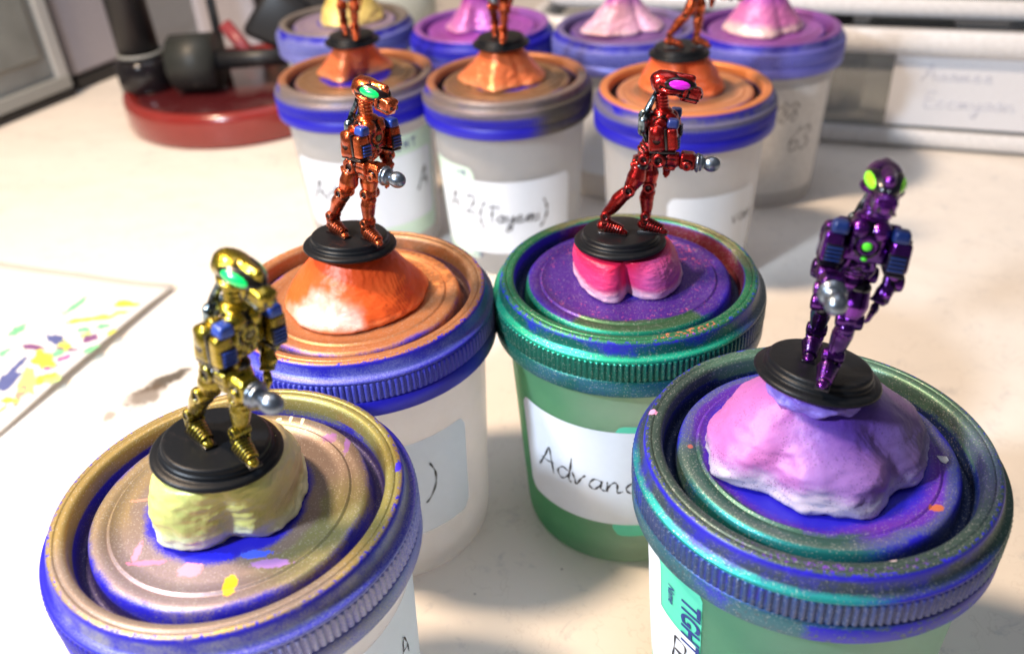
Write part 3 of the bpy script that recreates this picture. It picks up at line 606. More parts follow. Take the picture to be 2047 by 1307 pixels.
clay('grn', o_grn, OFF['red'][2] + .03, (-.064, -.005), .33, clay_mat('clay_pink', (.84, .015, .075), (.86, .05, .20), (.84, .50, .62), .33, (.10, .55), .05, [((.62, .12, .40), -40, .35, .15)], .0, .4, .3), 'hot pink two-lobed clay lump under the dark red figurine', p=.45, q=1.7, lumps=.02, nz=.01, crease=[(-91, .12, .26)], seed=4)
om = clay_mat('clay_orange_metal', (.78, .15, .04), (.86, .22, .08), (.80, .35, .16), .46, (.0, .5), .35, None, 0, .32)
clay('m1', [(-.52, .14), (-.45, -.05), (-.32, -.12), (-.22, -.3), (-.10, -.35), (0, -.12), (.09, .0), (.31, .05), (.49, .2), (.4, .4), (0, .5), (-.4, .4)], .455, (.02, .0), .22, om, 'shiny orange clay mound on the jar next to the red lamp base', p=1.2, q=1.0, seed=5)
clay('m2', [(-.61, .04), (-.45, -.22), (-.33, -.28), (-.18, -.51), (0, -.42), (.16, -.38), (.3, -.3), (.48, -.1), (.45, .2), (.1, .45), (-.4, .4)], .455, (-.04, .04), .22, om, 'shiny orange clay mound on the middle blurred jar with the bracketed label', p=1.2, q=1.0, crease=[(-60, .15, .1)], seed=6)
clay('m3', [(-.42, .4), (-.48, -.05), (-.3, -.2), (-.16, -.40), (0, -.2), (.22, -.36), (.43, -.09), (.40, .3), (.1, .5)], .445, (-.09, -.02), .27, clay_mat('clay_orange_plain', (.82, .13, .03), (.86, .17, .05), (.86, .28, .12), .46, (.0, .5), .12, None, 0, .4), 'orange clay mound behind the head of the dark red figurine', p=.8, q=1.2, crease=[(-80, .2, .2)], seed=7)
clay('b1', [(-.2, .2), (-.3, -.3), (.0, -.42), (.3, -.35), (.6, -.1), (.55, .3), (.1, .5)], .5, (.1, .05), .25, clay_mat('clay_gold', (.80, .60, .14), (.84, .64, .2), (.8, .66, .3), .46, (0, .5), .2, None, 0, .4), 'golden yellow clay mound at the far left of the back row', p=1.0, q=1.2, seed=8)
clay('b2', [(-.54, -.02), (-.4, -.3), (-.27, -.46), (-.1, -.2), (.1, -.3), (.28, -.22), (.4, .1), (.2, .4), (-.3, .4)], .5, (-.05, .05), .18, clay_mat('clay_violet', (.42, .05, .52), (.70, .22, .72), (.8, .4, .75), .46, (.0, .65), .25, None, 0, .35), 'bright violet clay mound, left of the pale pink one in the back row', p=1.6, q=.9, seed=9)
clay('b3', [(-.69, -.2), (-.5, -.35), (-.36, -.48), (-.2, -.4), (-.01, -.44), (.2, -.3), (.35, -.40), (.5, -.1), (.4, .3), (-.1, .45), (-.5, .2)], .5, (-.05, .05), .2, clay_mat('clay_rose', (.40, .08, .48), (.80, .46, .66), (.86, .62, .66), .46, (.0, .65), .15, None, 0, .4), 'pale pink clay mound in the middle of the back row', p=1.4, q=.95, crease=[(-60, .15, .15)], seed=10)
clay('b4', [(-.6, .07), (-.48, -.3), (-.34, -.47), (-.1, -.6), (.15, -.4), (.4, -.27), (.5, .1), (.3, .4), (-.3, .4)], .5, (-.05, .05), .24, clay_mat('clay_plum', (.36, .07, .44), (.62, .18, .44), (.84, .58, .56), .46, (.15, .65), .15, None, 0, .4), 'plum and pink clay mound on the rightmost jar of the back row', p=1.2, q=1.1, crease=[(-75, .15, .1)], seed=11)

# ------------------------------------------------------------------ figurines (cast miniatures)
class Cast:
    def __init__(s): s.bm = bmesh.new()
    def ell(s, c, r, pitch=0.0, yaw=0.0, rollx=0.0):
        q = bmesh.ops.create_icosphere(s.bm, subdivisions=3, radius=1)
        M = Matrix.Rotation(math.radians(yaw), 3, 'Z') @ Matrix.Rotation(math.radians(pitch), 3, 'Y') @ Matrix.Rotation(math.radians(rollx), 3, 'X')
        for v in q['verts']: v.co = M @ Vector((v.co.x * r[0], v.co.y * r[1], v.co.z * r[2])) + Vector(c)
    def cap(s, a, b, ra, rb_, n=5):
        a, b = Vector(a), Vector(b); L = (b - a); pts, rs = [], []
        d = L.normalized()
        for k in range(5): t = PI / 2 * k / 4; pts.append(a - d * ra * math.cos(t)); rs.append(max(ra * math.sin(t), .002))
        for k in range(1, n): t = k / n; pts.append(a + L * t); rs.append(ra + (rb_ - ra) * t)
        for k in range(5): t = PI / 2 * (1 - k / 4); pts.append(b + d * rb_ * math.cos(t)); rs.append(max(rb_ * math.sin(t), .002))
        s.seg(pts, rs)
    def seg(s, pts, rs, n=14):
        u, v, _ = basis(Vector(pts[-1]) - Vector(pts[0])); rings = []
        for p, r in zip(pts, rs): rings.append([s.bm.verts.new(Vector(p) + r * (math.cos(2 * PI * k / n) * u + math.sin(2 * PI * k / n) * v)) for k in range(n)])
        for a, b in zip(rings[:-1], rings[1:]):
            for i in range(n): s.bm.faces.new((a[i], b[i], b[(i + 1) % n], a[(i + 1) % n]))
        s.bm.faces.new(rings[0][::-1]); s.bm.faces.new(rings[-1])
    def cyl(s, a, b, r0, r1=None):
        a, b = Vector(a), Vector(b); r1 = r0 if r1 is None else r1; d = (b - a).normalized(); h = min(r0, r1) * .18
        s.seg([a, a + d * h, b - d * h, b], [r0 - h, r0, r1, r1 - h])
    def limb(s, pts, rs):       # swelling limb through points
        P = catmull(pts, 4); n = len(P); R_ = []
        for i in range(n):
            t = i / (n - 1) * (len(rs) - 1); k = min(int(t), len(rs) - 2); R_.append(rs[k] + (rs[k + 1] - rs[k]) * (t - k))
        s.seg(P, R_)
    def bx(s, c, size, pitch=0.0, yaw=0.0, rollx=0.0, bevel=.04, taper=1.0):
        M = Matrix.Rotation(math.radians(yaw), 3, 'Z') @ Matrix.Rotation(math.radians(pitch), 3, 'Y') @ Matrix.Rotation(math.radians(rollx), 3, 'X')
        box(s.bm, c, size, M, taper, bevel)
    def ring(s, c, axis, R_, r, nu=24, nv=8):
        u, v, a = basis(axis); c = Vector(c); g_ = []
        for i in range(nu):
            t = 2 * PI * i / nu; d = math.cos(t) * u + math.sin(t) * v
            g_.append([s.bm.verts.new(c + d * (R_ + r * math.cos(2 * PI * j / nv)) + a * r * math.sin(2 * PI * j / nv)) for j in range(nv)])
        for i in range(nu):
            for j in range(nv): s.bm.faces.new((g_[i][j], g_[(i + 1) % nu][j], g_[(i + 1) % nu][(j + 1) % nv], g_[i][(j + 1) % nv]))
    def done(s, name, voxel=.022, smooth=2):
        bmesh.ops.recalc_face_normals(s.bm, faces=s.bm.faces)
        me = bpy.data.meshes.new(name + '_raw'); s.bm.to_mesh(me); s.bm.free()
        if voxel:
            o = bpy.data.objects.new('tmp', me); COL.objects.link(o)
            m = o.modifiers.new('r', 'REMESH'); m.mode = 'VOXEL'; m.voxel_size = voxel
            m2 = o.modifiers.new('s', 'SMOOTH'); m2.factor = .5; m2.iterations = smooth
            dg = bpy.context.evaluated_depsgraph_get(); dg.update()
            me2 = bpy.data.meshes.new_from_object(o.evaluated_get(dg)); bpy.data.objects.remove(o); me = me2
        me.name = name; me.shade_smooth(); me.materials.clear(); me.materials.append(None)
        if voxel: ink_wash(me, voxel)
        return me

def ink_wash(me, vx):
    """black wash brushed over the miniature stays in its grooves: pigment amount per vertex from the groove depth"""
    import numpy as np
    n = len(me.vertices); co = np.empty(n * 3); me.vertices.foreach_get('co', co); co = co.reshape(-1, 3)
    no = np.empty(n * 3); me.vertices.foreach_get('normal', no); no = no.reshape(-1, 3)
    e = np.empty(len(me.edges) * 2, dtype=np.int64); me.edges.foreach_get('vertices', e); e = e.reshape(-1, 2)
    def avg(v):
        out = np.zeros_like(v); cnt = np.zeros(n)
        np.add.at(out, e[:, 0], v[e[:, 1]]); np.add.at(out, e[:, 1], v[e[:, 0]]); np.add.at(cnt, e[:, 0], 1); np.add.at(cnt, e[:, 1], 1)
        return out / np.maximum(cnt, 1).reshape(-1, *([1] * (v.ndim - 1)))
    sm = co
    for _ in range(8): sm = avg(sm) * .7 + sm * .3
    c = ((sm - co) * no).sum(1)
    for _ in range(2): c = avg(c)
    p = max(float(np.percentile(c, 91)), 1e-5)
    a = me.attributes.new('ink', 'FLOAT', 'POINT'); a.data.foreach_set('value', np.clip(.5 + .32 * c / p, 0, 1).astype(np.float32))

FIG = {}    # part name -> mesh ; built once, shared by every figurine
def sculpt():
    # base
    bm = bmesh.new()
    PB = [(0, -.0), (1.02, 0), (1.12, .02), (1.16, .06), (1.155, .10), (1.12, .13), (1.02, .135), (.985, .14), (.98, .165), (.985, .185), (.96, .20), (.945, .205), (.945, .235), (.93, .255), (.90, .265), (.80, .265), (.4, .262), (0, .26)]
    PB = [(0, -.10), (1.00, -.10), (1.12, -.075), (1.16, -.03), (1.158, .01), (1.13, .045), (1.04, .055), (1.00, .062), (.985, .08), (.99, .12), (.98, .14), (.955, .15), (.948, .165), (.948, .21), (.942, .24), (.92, .262), (.88, .266), (.4, .262), (0, .26)]
    lathe(bm, PB, 96)
    me = bpy.data.meshes.new('base'); bm.to_mesh(me); bm.free(); me.shade_smooth(); me.materials.append(None); FIG['base'] = me
    # helmet
    h = Cast(); h.ell((1.02, 0, 4.01), (.45, .30, .25), 14); h.ell((.80, 0, 4.01), (.20, .27, .22), 5); h.ell((1.28, 0, 4.03), (.36, .17, .19), 16)
    h.cap((.82, 0, 4.19), (1.54, 0, 4.09), .10, .095); h.ell((1.05, 0, 3.83), (.42, .25, .12), 6)
    h.ring((1.06, 0, 3.86), (0.15, 0, 1), .30, .05)
    FIG['helmet'] = h.done('helmet')
    h = Cast(); h.cap((1.30, 0, 3.86), (1.64, 0, 3.74), .20, .18); h.bx((1.56, 0, 3.78), (.42, .35, .27), 14, bevel=.06); h.bx((1.50, 0, 3.62), (.42, .30, .10), 12, bevel=.04); h.ring((1.42, 0, 3.82), (1, 0, -.25), .20, .035)
    h.ell((1.72, .13, 3.80), (.07, .05, .06)); h.ell((1.72, -.13, 3.80), (.07, .05, .06))
    FIG['muzzle'] = h.done('muzzle')
    h = Cast(); h.bx((1.785, 0, 3.70), (.03, .24, .085), 12, bevel=.012); FIG['mouth_slot'] = h.done('mouth_slot', None)
    h = Cast(); h.bx((1.50, .0, 3.675), (.46, .375, .03), 12, bevel=.01); FIG['jaw_line'] = h.done('jaw_line', None)
    for sgn, nm in ((-1, 'vr'), (1, 'vl')):
        h = Cast(); h.ell((1.26, sgn * .150, 3.995), (.32, .158, .135), 10, sgn * -14); FIG[nm] = h.done('visor', None)
        h = Cast(); h.ell((1.25, sgn * .120, 3.98), (.42, .165, .185), 10, sgn * -14); FIG[nm + 'f'] = h.done('visor_frame', None)
    # neck
    h = Cast(); h.cap((.90, 0, 3.30), (.88, 0, 3.80), .13, .12)
    for k in range(5): h.ring((.90 - .01 * k, 0, 3.42 + .075 * k), (0.1, 0, 1), .135, .032)
    FIG['neck'] = h.done('neck', .02, 1)
    # torso
    h = Cast(); h.ell((.92, 0, 3.02), (.34, .42, .38), 8); h.ell((1.06, .15, 3.16), (.22, .19, .20)); h.ell((1.06, -.15, 3.16), (.22, .19, .20)); h.ell((.92, 0, 3.32), (.24, .27, .13)); h.bx((1.06, 0, 2.93), (.30, .56, .40), 10, bevel=.07); h.bx((.95, 0, 2.80), (.44, .72, .30), 8, bevel=.07)
    h.ring((1.235, 0, 2.94), (1, 0, -.1), .135, .03); h.cyl((.9, -.5, 3.1), (.9, .5, 3.1), .17)
    FIG['torso'] = h.done('torso')
    h = Cast(); h.cyl((1.2, 0, 2.94), (1.262, 0, 2.935), .075); FIG['chest_light'] = h.done('chest_light', None)
    h = Cast(); h.ell((1.12, .02, 2.70), (.08, .06, .04)); FIG['belly_light'] = h.done('belly_light', None)
    h = Cast(); h.cap((.80, 0, 2.78), (.56, .03, 2.30), .27, .21)
    for k in range(6): t = k / 5; h.ring((.88 - .30 * t, .02 * t, 2.76 - .42 * t), (.5, 0, 1), .26 - .03 * t, .035)
    for sg in (-1, 1): h.limb([(1.05, sg * .16, 2.75), (1.0, sg * .22, 2.5), (.75, sg * .2, 2.25)], [.05, .055, .05])
    h.ell((1.0, -.1, 2.52), (.1, .09, .08)); h.ell((.98, .12, 2.50), (.1, .09, .08)); h.ell((.9, 0, 2.42), (.1, .12, .07))
    FIG['abdomen'] = h.done('abdomen', .02, 1)
    # backpack
    h = Cast()
    for sg in (-1, 1):
        h.limb([(.76, sg * .09, 3.82), (.68, sg * .10, 3.62), (.56, sg * .14, 3.35), (.48, sg * .16, 3.05)], [.05, .065, .08, .09])
        h.cap((.50, sg * .19, 3.15), (.50, sg * .19, 2.95), .12, .12); h.cap((.54, sg * .16, 2.86), (.60, sg * .14, 2.66), .09, .08)
    h.bx((.56, 0, 3.05), (.24, .42, .55), bevel=.06)
    for k in range(4): h.ring((.5, 0, 2.85 + .12 * k), (0, 1, 0), .13, .03)
    FIG['backpack'] = h.done('backpack')
    # shoulder pads with cap and vent
    for sg, nm in ((-1, 'R'), (1, 'L')):
        y0 = sg * .515
        h = Cast(); h.bx((.85, y0, 2.85), (.42, .37, .60), -6, bevel=.08, taper=.82); h.bx((1.20, y0, 2.84), (.27, .34, .52), -6, bevel=.07, taper=.92); h.ell((.86, y0 + sg * .04, 2.94), (.20, .16, .24))
        FIG['pad' + nm] = h.done('shoulder_pad')
        h = Cast(); h.bx((1.062, y0, 2.85), (.06, .33, .50), -6, bevel=.01); FIG['seam' + nm] = h.done('seam', None)
        h = Cast(); h.bx((1.0, y0, 2.545), (.60, .32, .06), bevel=.02); FIG['under' + nm] = h.done('pad_underside', None)
        h = Cast(); h.bx((1.20, y0 - sg * .05, 3.19), (.29, .29, .21), 4, bevel=.06, taper=.88); FIG['cap' + nm] = h.done('shoulder_cap', .02, 2)
        h = Cast(); h.bx((1.325, y0 - sg * .03, 2.76), (.045, .29, .30), -6, bevel=.015); FIG['vent' + nm] = h.done('vent', None)
        for k in range(4):
            h = Cast(); h.bx((1.36, y0 - sg * .03, 2.655 + .068 * k), (.04, .25, .036), -6, bevel=.012); FIG['slat%d' % k + nm] = h.done('vent_slat', None)
    # right arm and gun
    h = Cast(); h.cap((.95, -.55, 2.62), (.92, -.50, 2.40), .13, .14); h.cyl((.92, -.66, 2.34), (.92, -.36, 2.34), .185); h.ring((.92, -.66, 2.34), (0, 1, 0), .12, .045)
    h.limb([(.95, -.5, 2.36), (1.15, -.48, 2.36), (1.38, -.46, 2.33)], [.17, .185, .17]); h.bx((1.22, -.46, 2.20), (.17, .26, .24), bevel=.05); h.cyl((1.12, -.60, 2.46), (1.36, -.58, 2.44), .07); h.ring((1.33, -.46, 2.33), (1, .05, -.1), .15, .04); h.ell((1.10, -.46, 2.14), (.08, .1, .09))
    FIG['armR'] = h.done('arm', .02, 1)
    h = Cast(); h.bx((1.57, -.43, 2.30), (.38, .38, .36), 5, 3, bevel=.07); h.bx((1.57, -.43, 2.47), (.30, .30, .08), 5, 3, bevel=.03); h.cyl((1.57, -.66, 2.23), (1.57, -.55, 2.23), .10); h.ring((1.57, -.65, 2.23), (0, 1, 0), .085, .03); h.cyl((1.40, -.44, 2.33), (1.46, -.43, 2.32), .215)
    FIG['gun'] = h.done('gun', .02, 1)
    h = Cast(); h.cyl((1.74, -.42, 2.27), (1.86, -.41, 2.26), .225, .215); h.ring((1.80, -.41, 2.26), (1, .05, -.06), .195, .04); h.ring((1.88, -.41, 2.26), (1, .05, -.06), .165, .035); h.cyl((1.84, -.41, 2.26), (1.97, -.40, 2.25), .18, .13); h.cap((1.9, -.40, 2.25), (2.02, -.39, 2.24), .12, .11)
    FIG['barrel'] = h.done('barrel', .018, 1)
    h = Cast(); h.ell((2.12, -.37, 2.225), (.215, .185, .185), 5); FIG['orb'] = h.done('muzzle_orb', None)
    # left arm and hand
    h = Cast(); h.cap((.93, .56, 2.62), (.86, .60, 2.34), .13, .13); h.cyl((.86, .74, 2.30), (.86, .46, 2.30), .15); h.ring((.86, .74, 2.3), (0, 1, 0), .10, .04)
    h.limb([(.88, .58, 2.28), (.97, .50, 2.12), (1.02, .43, 1.95)], [.12, .14, .10]); h.bx((1.0, .55, 2.1), (.2, .12, .22), 25, bevel=.03); h.ring((1.01, .44, 1.98), (.3, -.3, -1), .11, .03)
    FIG['armL'] = h.done('arm', .02, 1)
    h = Cast(); h.ell((1.03, .42, 1.86), (.09, .07, .11))
    for k, (dx, dy, l) in enumerate(((.06, -.02, .20), (.02, -.04, .24), (-.02, -.03, .23), (-.06, -.01, .18))):
        h.limb([(1.03 + dx, .42 + dy, 1.82), (1.05 + dx, .40 + dy, 1.72), (1.03 + dx, .38 + dy, 1.82 - l)], [.034, .034, .022])
    h.limb([(1.10, .42, 1.88), (1.14, .40, 1.80), (1.12, .38, 1.72)], [.034, .032, .02])
    FIG['hand'] = h.done('hand', .014, 1)
    # pelvis
    h = Cast(); h.ell((.52, .02, 2.10), (.27, .25, .20)); h.bx((.60, .02, 1.98), (.26, .20, .30), -8, bevel=.06); h.bx((.40, .0, 2.14), (.30, .44, .16), -8, bevel=.05)
    for sg in (-1, 1):
        h.cyl((.55, sg * .38, 2.26), (.55, sg * .12, 2.26), .15); h.ring((.55, sg * .38, 2.26), (0, 1, 0), .10, .04); h.bx((.36, sg * .28, 2.08), (.26, .14, .20), -15, bevel=.05)
    FIG['pelvis'] = h.done('pelvis', .02, 1)
    # legs
    def leg(hip, knee, ank, heel, toe, nm, yawf):
        hip, knee, ank, heel, toe = map(Vector, (hip, knee, ank, heel, toe))
        h = Cast(); h.limb([hip + Vector((0, 0, .06)), hip * .55 + knee * .45 + Vector((.03, 0, 0)), knee], [.185, .235, .155]); h.bx(hip * .5 + knee * .5, (.24, .32, .32), 12, bevel=.08)
        d = ank - knee; mid = knee + d * .42 - Vector((.03, 0, 0))
        h.limb([knee + d * .12, mid, knee + d * .75, ank + Vector((0, 0, .04))], [.155, .190, .155, .115]); h.ell(knee + d * .22 + Vector((.06, 0, 0)), (.12, .15, .14))
        FIG['leg' + nm] = h.done('leg', .022, 2)
        h = Cast(); h.cyl(knee + Vector((0, .185, .0)), knee + Vector((0, -.185, 0)), .16)
        for sg in (-1, 1): h.ring(knee + Vector((0, sg * .185, 0)), (0, 1, 0), .11, .042)
        h.ell(knee + Vector((.10, 0, .03)), (.09, .11, .12)); FIG['knee' + nm] = h.done('knee_joint', .018, 1)
        h = Cast(); h.cap(knee + Vector((0, 0, .10)), knee + Vector((0, 0, -.10)), .138, .133); FIG['jknee' + nm] = h.done('knee_core', None)
        h = Cast(); h.cap(ank + Vector((0, 0, .09)), ank - Vector((0, 0, .1)), .085, .105); FIG['jank' + nm] = h.done('ankle_core', None)
        h = Cast(); h.ell(hip + Vector((.04, 0, .08)), (.17, .19, .13)); FIG['jhip' + nm] = h.done('hip_core', None)
        h = Cast(); h.bx(Vector(((heel.x + toe.x) / 2, (heel.y + toe.y) / 2, .275)), (.74, .245, .06), 0, yawf, bevel=.015); FIG['sole' + nm] = h.done('sole', None)
        h = Cast(); ax = (toe - heel).normalized(); n_ = 9
        h.ell(heel + Vector((.06, 0, .03)), (.15, .135, .13)); h.cyl(ank + Vector((0, .145, .0)), ank - Vector((0, .145, 0)), .13); h.bx(ank + Vector((-.02, .13, -.08)), (.2, .06, .26), -12, bevel=.025); h.bx(ank + Vector((-.02, -.13, -.08)), (.2, .06, .26), -12, bevel=.025)
        for sg in (-1, 1): h.ring(ank + Vector((0, sg * .15, 0)), (0, 1, 0), .085, .034)
        pts = [heel + (toe - heel) * t + Vector((0, 0, zz)) for t, zz in ((.1, .02), (.35, .05), (.6, 0), (.85, -.04), (1.0, -.07))]; h.limb(pts, [.12, .135, .125, .095, .03])
        for k in range(6):
            t = .30 + .105 * k; R_ = .165 - .060 * (t - .3) / .6; c = heel + (toe - heel) * t + Vector((0, 0, .045 - .12 * max(0, t - .35)))
            h.ring(c, ax + Vector((0, 0, -.35)), R_ - .002, .027, 20, 8)
        h.ell(toe + Vector((-.07, 0, -.05)) + Vector((0, 0, .0)), (.13, .10, .075), 10, yawf)
        for v in h.bm.verts:
            if v.co.z < .262: v.co.z = .262
        FIG['foot' + nm] = h.done('foot', .0125, 1)
    leg((.44, -.19, 1.98), (.23, -.25, 1.48), (-.34, -.17, .74), (-.48, -.17, .42), (.16, -.24, .38), 'R', -6)
    leg((.60, .18, 1.96), (.66, .16, 1.43), (.62, .07, .70), (.50, .06, .42), (1.14, -.05, .38), 'L', -10)
sculpt()

def fig_mats(nm, col, hi, dark, visor, metal=.92, rough=.25, capcol=(.02, .06, .35), light=None):
    def paint(n_, c1, c2, mt, rg, coat=.5):
        g = G(n_); a = g.noise(1.6, 4, .6); b = g.noise(9, 4, .65); f = g.noise(45, 2, .7)
        c = g.mix(g.sm(a, .35, .65), c1, c2)
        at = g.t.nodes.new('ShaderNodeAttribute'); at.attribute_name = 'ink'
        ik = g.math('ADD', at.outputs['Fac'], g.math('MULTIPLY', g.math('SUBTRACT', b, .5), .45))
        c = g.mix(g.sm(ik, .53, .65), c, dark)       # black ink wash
        c = g.mix(g.math('MULTIPLY', g.sm(b, .56, .70), .5), c, dark)
        c = g.mix(g.math('MULTIPLY', g.sm(f, .58, .68), .4), c, tuple(min(1, v * 1.5) for v in c2))
        g.bump(g.math('ADD', b, g.math('MULTIPLY', f, .3)), .45, .02)
        return g.P(Base_Color=c, Metallic=mt, Roughness=g.math('ADD', g.math('MULTIPLY', b, .25), rg - .1), Coat_Weight=coat, Coat_Roughness=.10)
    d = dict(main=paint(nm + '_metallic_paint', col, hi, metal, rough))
    d['ink'] = simple(nm + '_ink', dark, .3, .2, coat=.5)
    gv = G(nm + '_visor'); gv.P(Base_Color=visor, Roughness=.25, Coat_Weight=.8, Coat_Roughness=.06, Emission_Color=visor, Emission_Strength=0.0); d['visor'] = gv.m
    gl = G(nm + '_chest_light'); lc = light or tuple(v * .3 for v in col); gl.P(Base_Color=lc, Roughness=.3); d['light'] = gl.m
    d['cap'] = simple(nm + '_blue', capcol, .38, .15, coat=.3, nz=.2)
    return d
SILVER = paint_s = None
g = G('gun_steel'); b_ = g.noise(7, 4); SILVER = g.P(Base_Color=g.mix(b_, (.08, .10, .14), (.34, .39, .45)), Metallic=.92, Roughness=g.math('ADD', g.math('MULTIPLY', b_, .35), .14))
g = G('backpack_steel'); b_ = g.noise(6, 4); STEEL_D = g.P(Base_Color=g.mix(g.sm(b_, .4, .6), (.015, .018, .02), (.30, .38, .42)), Metallic=.9, Roughness=.25)
g = G('base_black'); n_ = g.noise(5, 5, .7); n2_ = g.noise(40, 2); g.bump(g.math('ADD', n_, g.math('MULTIPLY', n2_, .5)), .3, .015)
BASE_M = g.P(Base_Color=g.mix(g.math('MULTIPLY', g.sm(n_, .55, .75), .5), (.007, .008, .010), (.040, .030, .028)), Roughness=.38, Specular_IOR_Level=.22)
MATS = dict(
 yel=fig_mats('yellow', (.18, .14, .009), (.42, .30, .022), (.006, .004, .001), (.0, .78, .14), light=(.25, .2, .05)),
 ora=fig_mats('orange', (.30, .042, .012), (.62, .115, .028), (.010, .002, .002), (.0, .72, .13), light=(.15, .2, .08)),
 red=fig_mats('red', (.20, .004, .004), (.42, .014, .010), (.007, .001, .001), (.95, .02, .85), rough=.26, capcol=(.015, .03, .16)),
 pur=fig_mats('purple', (.028, .003, .085), (.14, .014, .25), (.002, .001, .006), (.26, .90, .02), rough=.20, capcol=(.004, .02, .12), light=(.10, .80, .03)))
def rot_vec(a, b):
    v = Vector((a, b, 0)); return Matrix.Rotation(v.length, 4, v.normalized()) if v.length > 1e-9 else Matrix.Identity(4)
def figurine(key, yaw, tilt, off, mats, label):
    root = empty('figurine'); cx, cy = CEN[key]
    root.matrix_world = Matrix.Translation(((cx + off[0]) * S, (cy + off[1]) * S, RIM + off[2] * S)) @ rot_vec(*[math.radians(t) for t in tilt]) @ Matrix.Rotation(math.radians(yaw), 4, 'Z')
    P = lambda nm, k, m, par=root: data_obj(nm, FIG[k], m, par)
    M = mats
    P('base', 'base', BASE_M)
    hd = P('helmet', 'helmet', M['main']); mz = P('muzzle', 'muzzle', M['main']); P('mouth_slot', 'mouth_slot', M['ink'], mz); P('jaw_line', 'jaw_line', M['ink'], mz)
    for k in ('vr', 'vl'): P('visor_frame', k + 'f', M['ink'], hd); P('visor', k, M['visor'], hd)
    P('neck', 'neck', M['main']); t = P('torso', 'torso', M['main']); P('chest_light', 'chest_light', M['light'], t); P('belly_light', 'belly_light', M['light'], t); P('abdomen', 'abdomen', M['main']); P('backpack', 'backpack', STEEL_D)
    for s_ in 'RL':
        pd = P('shoulder_pad', 'pad' + s_, M['main']); P('seam', 'seam' + s_, M['ink'], pd); P('pad_underside', 'under' + s_, M['ink'], pd); P('shoulder_cap', 'cap' + s_, M['cap'], pd); P('vent', 'vent' + s_, M['ink'], pd)
        for k in range(4): P('vent_slat', 'slat%d' % k + s_, M['cap'], pd)
        lg = P('leg', 'leg' + s_, M['main']); P('knee_joint', 'knee' + s_, M['main'], lg); P('knee_core', 'jknee' + s_, M['ink'], lg); P('ankle_core', 'jank' + s_, M['ink'], lg); P('hip_core', 'jhip' + s_, M['ink'], lg); P('sole', 'sole' + s_, M['ink'], lg); P('foot', 'foot' + s_, M['main'], lg)
        ar = P('arm', 'arm' + s_, M['main'])
        if s_ == 'L': P('hand', 'hand', M['main'], ar)
    gn = P('gun', 'gun', M['main']); P('barrel', 'barrel', SILVER, gn); P('muzzle_orb', 'orb', SILVER, gn)
    P('pelvis', 'pelvis', M['main'])
    return tag(root, label, 'figurine', 'painted robot figurines on black bases')
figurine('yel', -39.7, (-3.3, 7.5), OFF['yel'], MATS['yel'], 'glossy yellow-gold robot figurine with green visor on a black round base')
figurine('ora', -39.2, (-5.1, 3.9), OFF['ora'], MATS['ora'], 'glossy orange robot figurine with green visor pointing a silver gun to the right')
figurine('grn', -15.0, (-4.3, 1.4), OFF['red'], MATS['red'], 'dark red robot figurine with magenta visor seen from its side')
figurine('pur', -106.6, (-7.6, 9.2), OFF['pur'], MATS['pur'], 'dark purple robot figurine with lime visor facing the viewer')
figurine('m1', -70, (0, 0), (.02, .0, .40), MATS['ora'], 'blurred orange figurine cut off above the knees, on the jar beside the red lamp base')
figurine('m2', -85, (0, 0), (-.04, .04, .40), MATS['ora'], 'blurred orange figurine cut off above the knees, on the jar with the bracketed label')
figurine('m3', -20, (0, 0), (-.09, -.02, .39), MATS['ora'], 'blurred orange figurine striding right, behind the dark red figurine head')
for key, lab in (('b1', 'black figurine base on golden yellow clay'), ('b2', 'black figurine base on bright violet clay'), ('b3', 'black figurine base on pale pink clay'), ('b4', 'black figurine base on plum clay at far right')):
    pass

# paper scrap / chip on the purple lid
bm = bmesh.new(); pts = [(0, 0), (.10, -.02), (.19, -.01), (.24, -.06), (.20, -.13), (.12, -.11), (.05, -.06)]
vs = [bm.verts.new((x * .9, y * .9, .02 + .05 * math.sin(i))) for i, (x, y) in enumerate(pts)]; bm.faces.new(vs)
o = mesh_obj('paper_scrap', bm, simple('scrap_white', (.85, .84, .82), .7), None, False, ((1.7395 + .66) * S, (3.9458 - .13) * S, RIM - .05 * S))
o.modifiers.new('t', 'SOLIDIFY').thickness = .02; o.rotation_euler = (0, 0, -.5)
tag(o, 'tiny white paint flake lying on the lid of the nearest right jar', 'paint flake')

# ------------------------------------------------------------------ background things
BLACK = simple('black_plastic', (.012, .012, .014), .42); BLACK_G = simple('black_gloss', (.012, .010, .012), .15); RED = simple('red_enamel', (.25, .022, .017), .22, coat=.6)
GREYP = simple('grey_plastic', (.30, .31, .30), .5); GREYL = simple('grey_plastic_light', (.46, .47, .47), .45); LILAC = simple('panel_lilac_grey', (.40, .38, .42), .6)
def mesh_box(name, c, size, mat, parent=None, yaw=0.0, bevel=.15, pitch=0.0):
    bm = bmesh.new(); box(bm, (0, 0, 0), size, None, 1.0, bevel)
    o = mesh_obj(name, bm, mat, parent, smooth=False); o.location = c; o.rotation_euler = (pitch, 0, yaw); return o
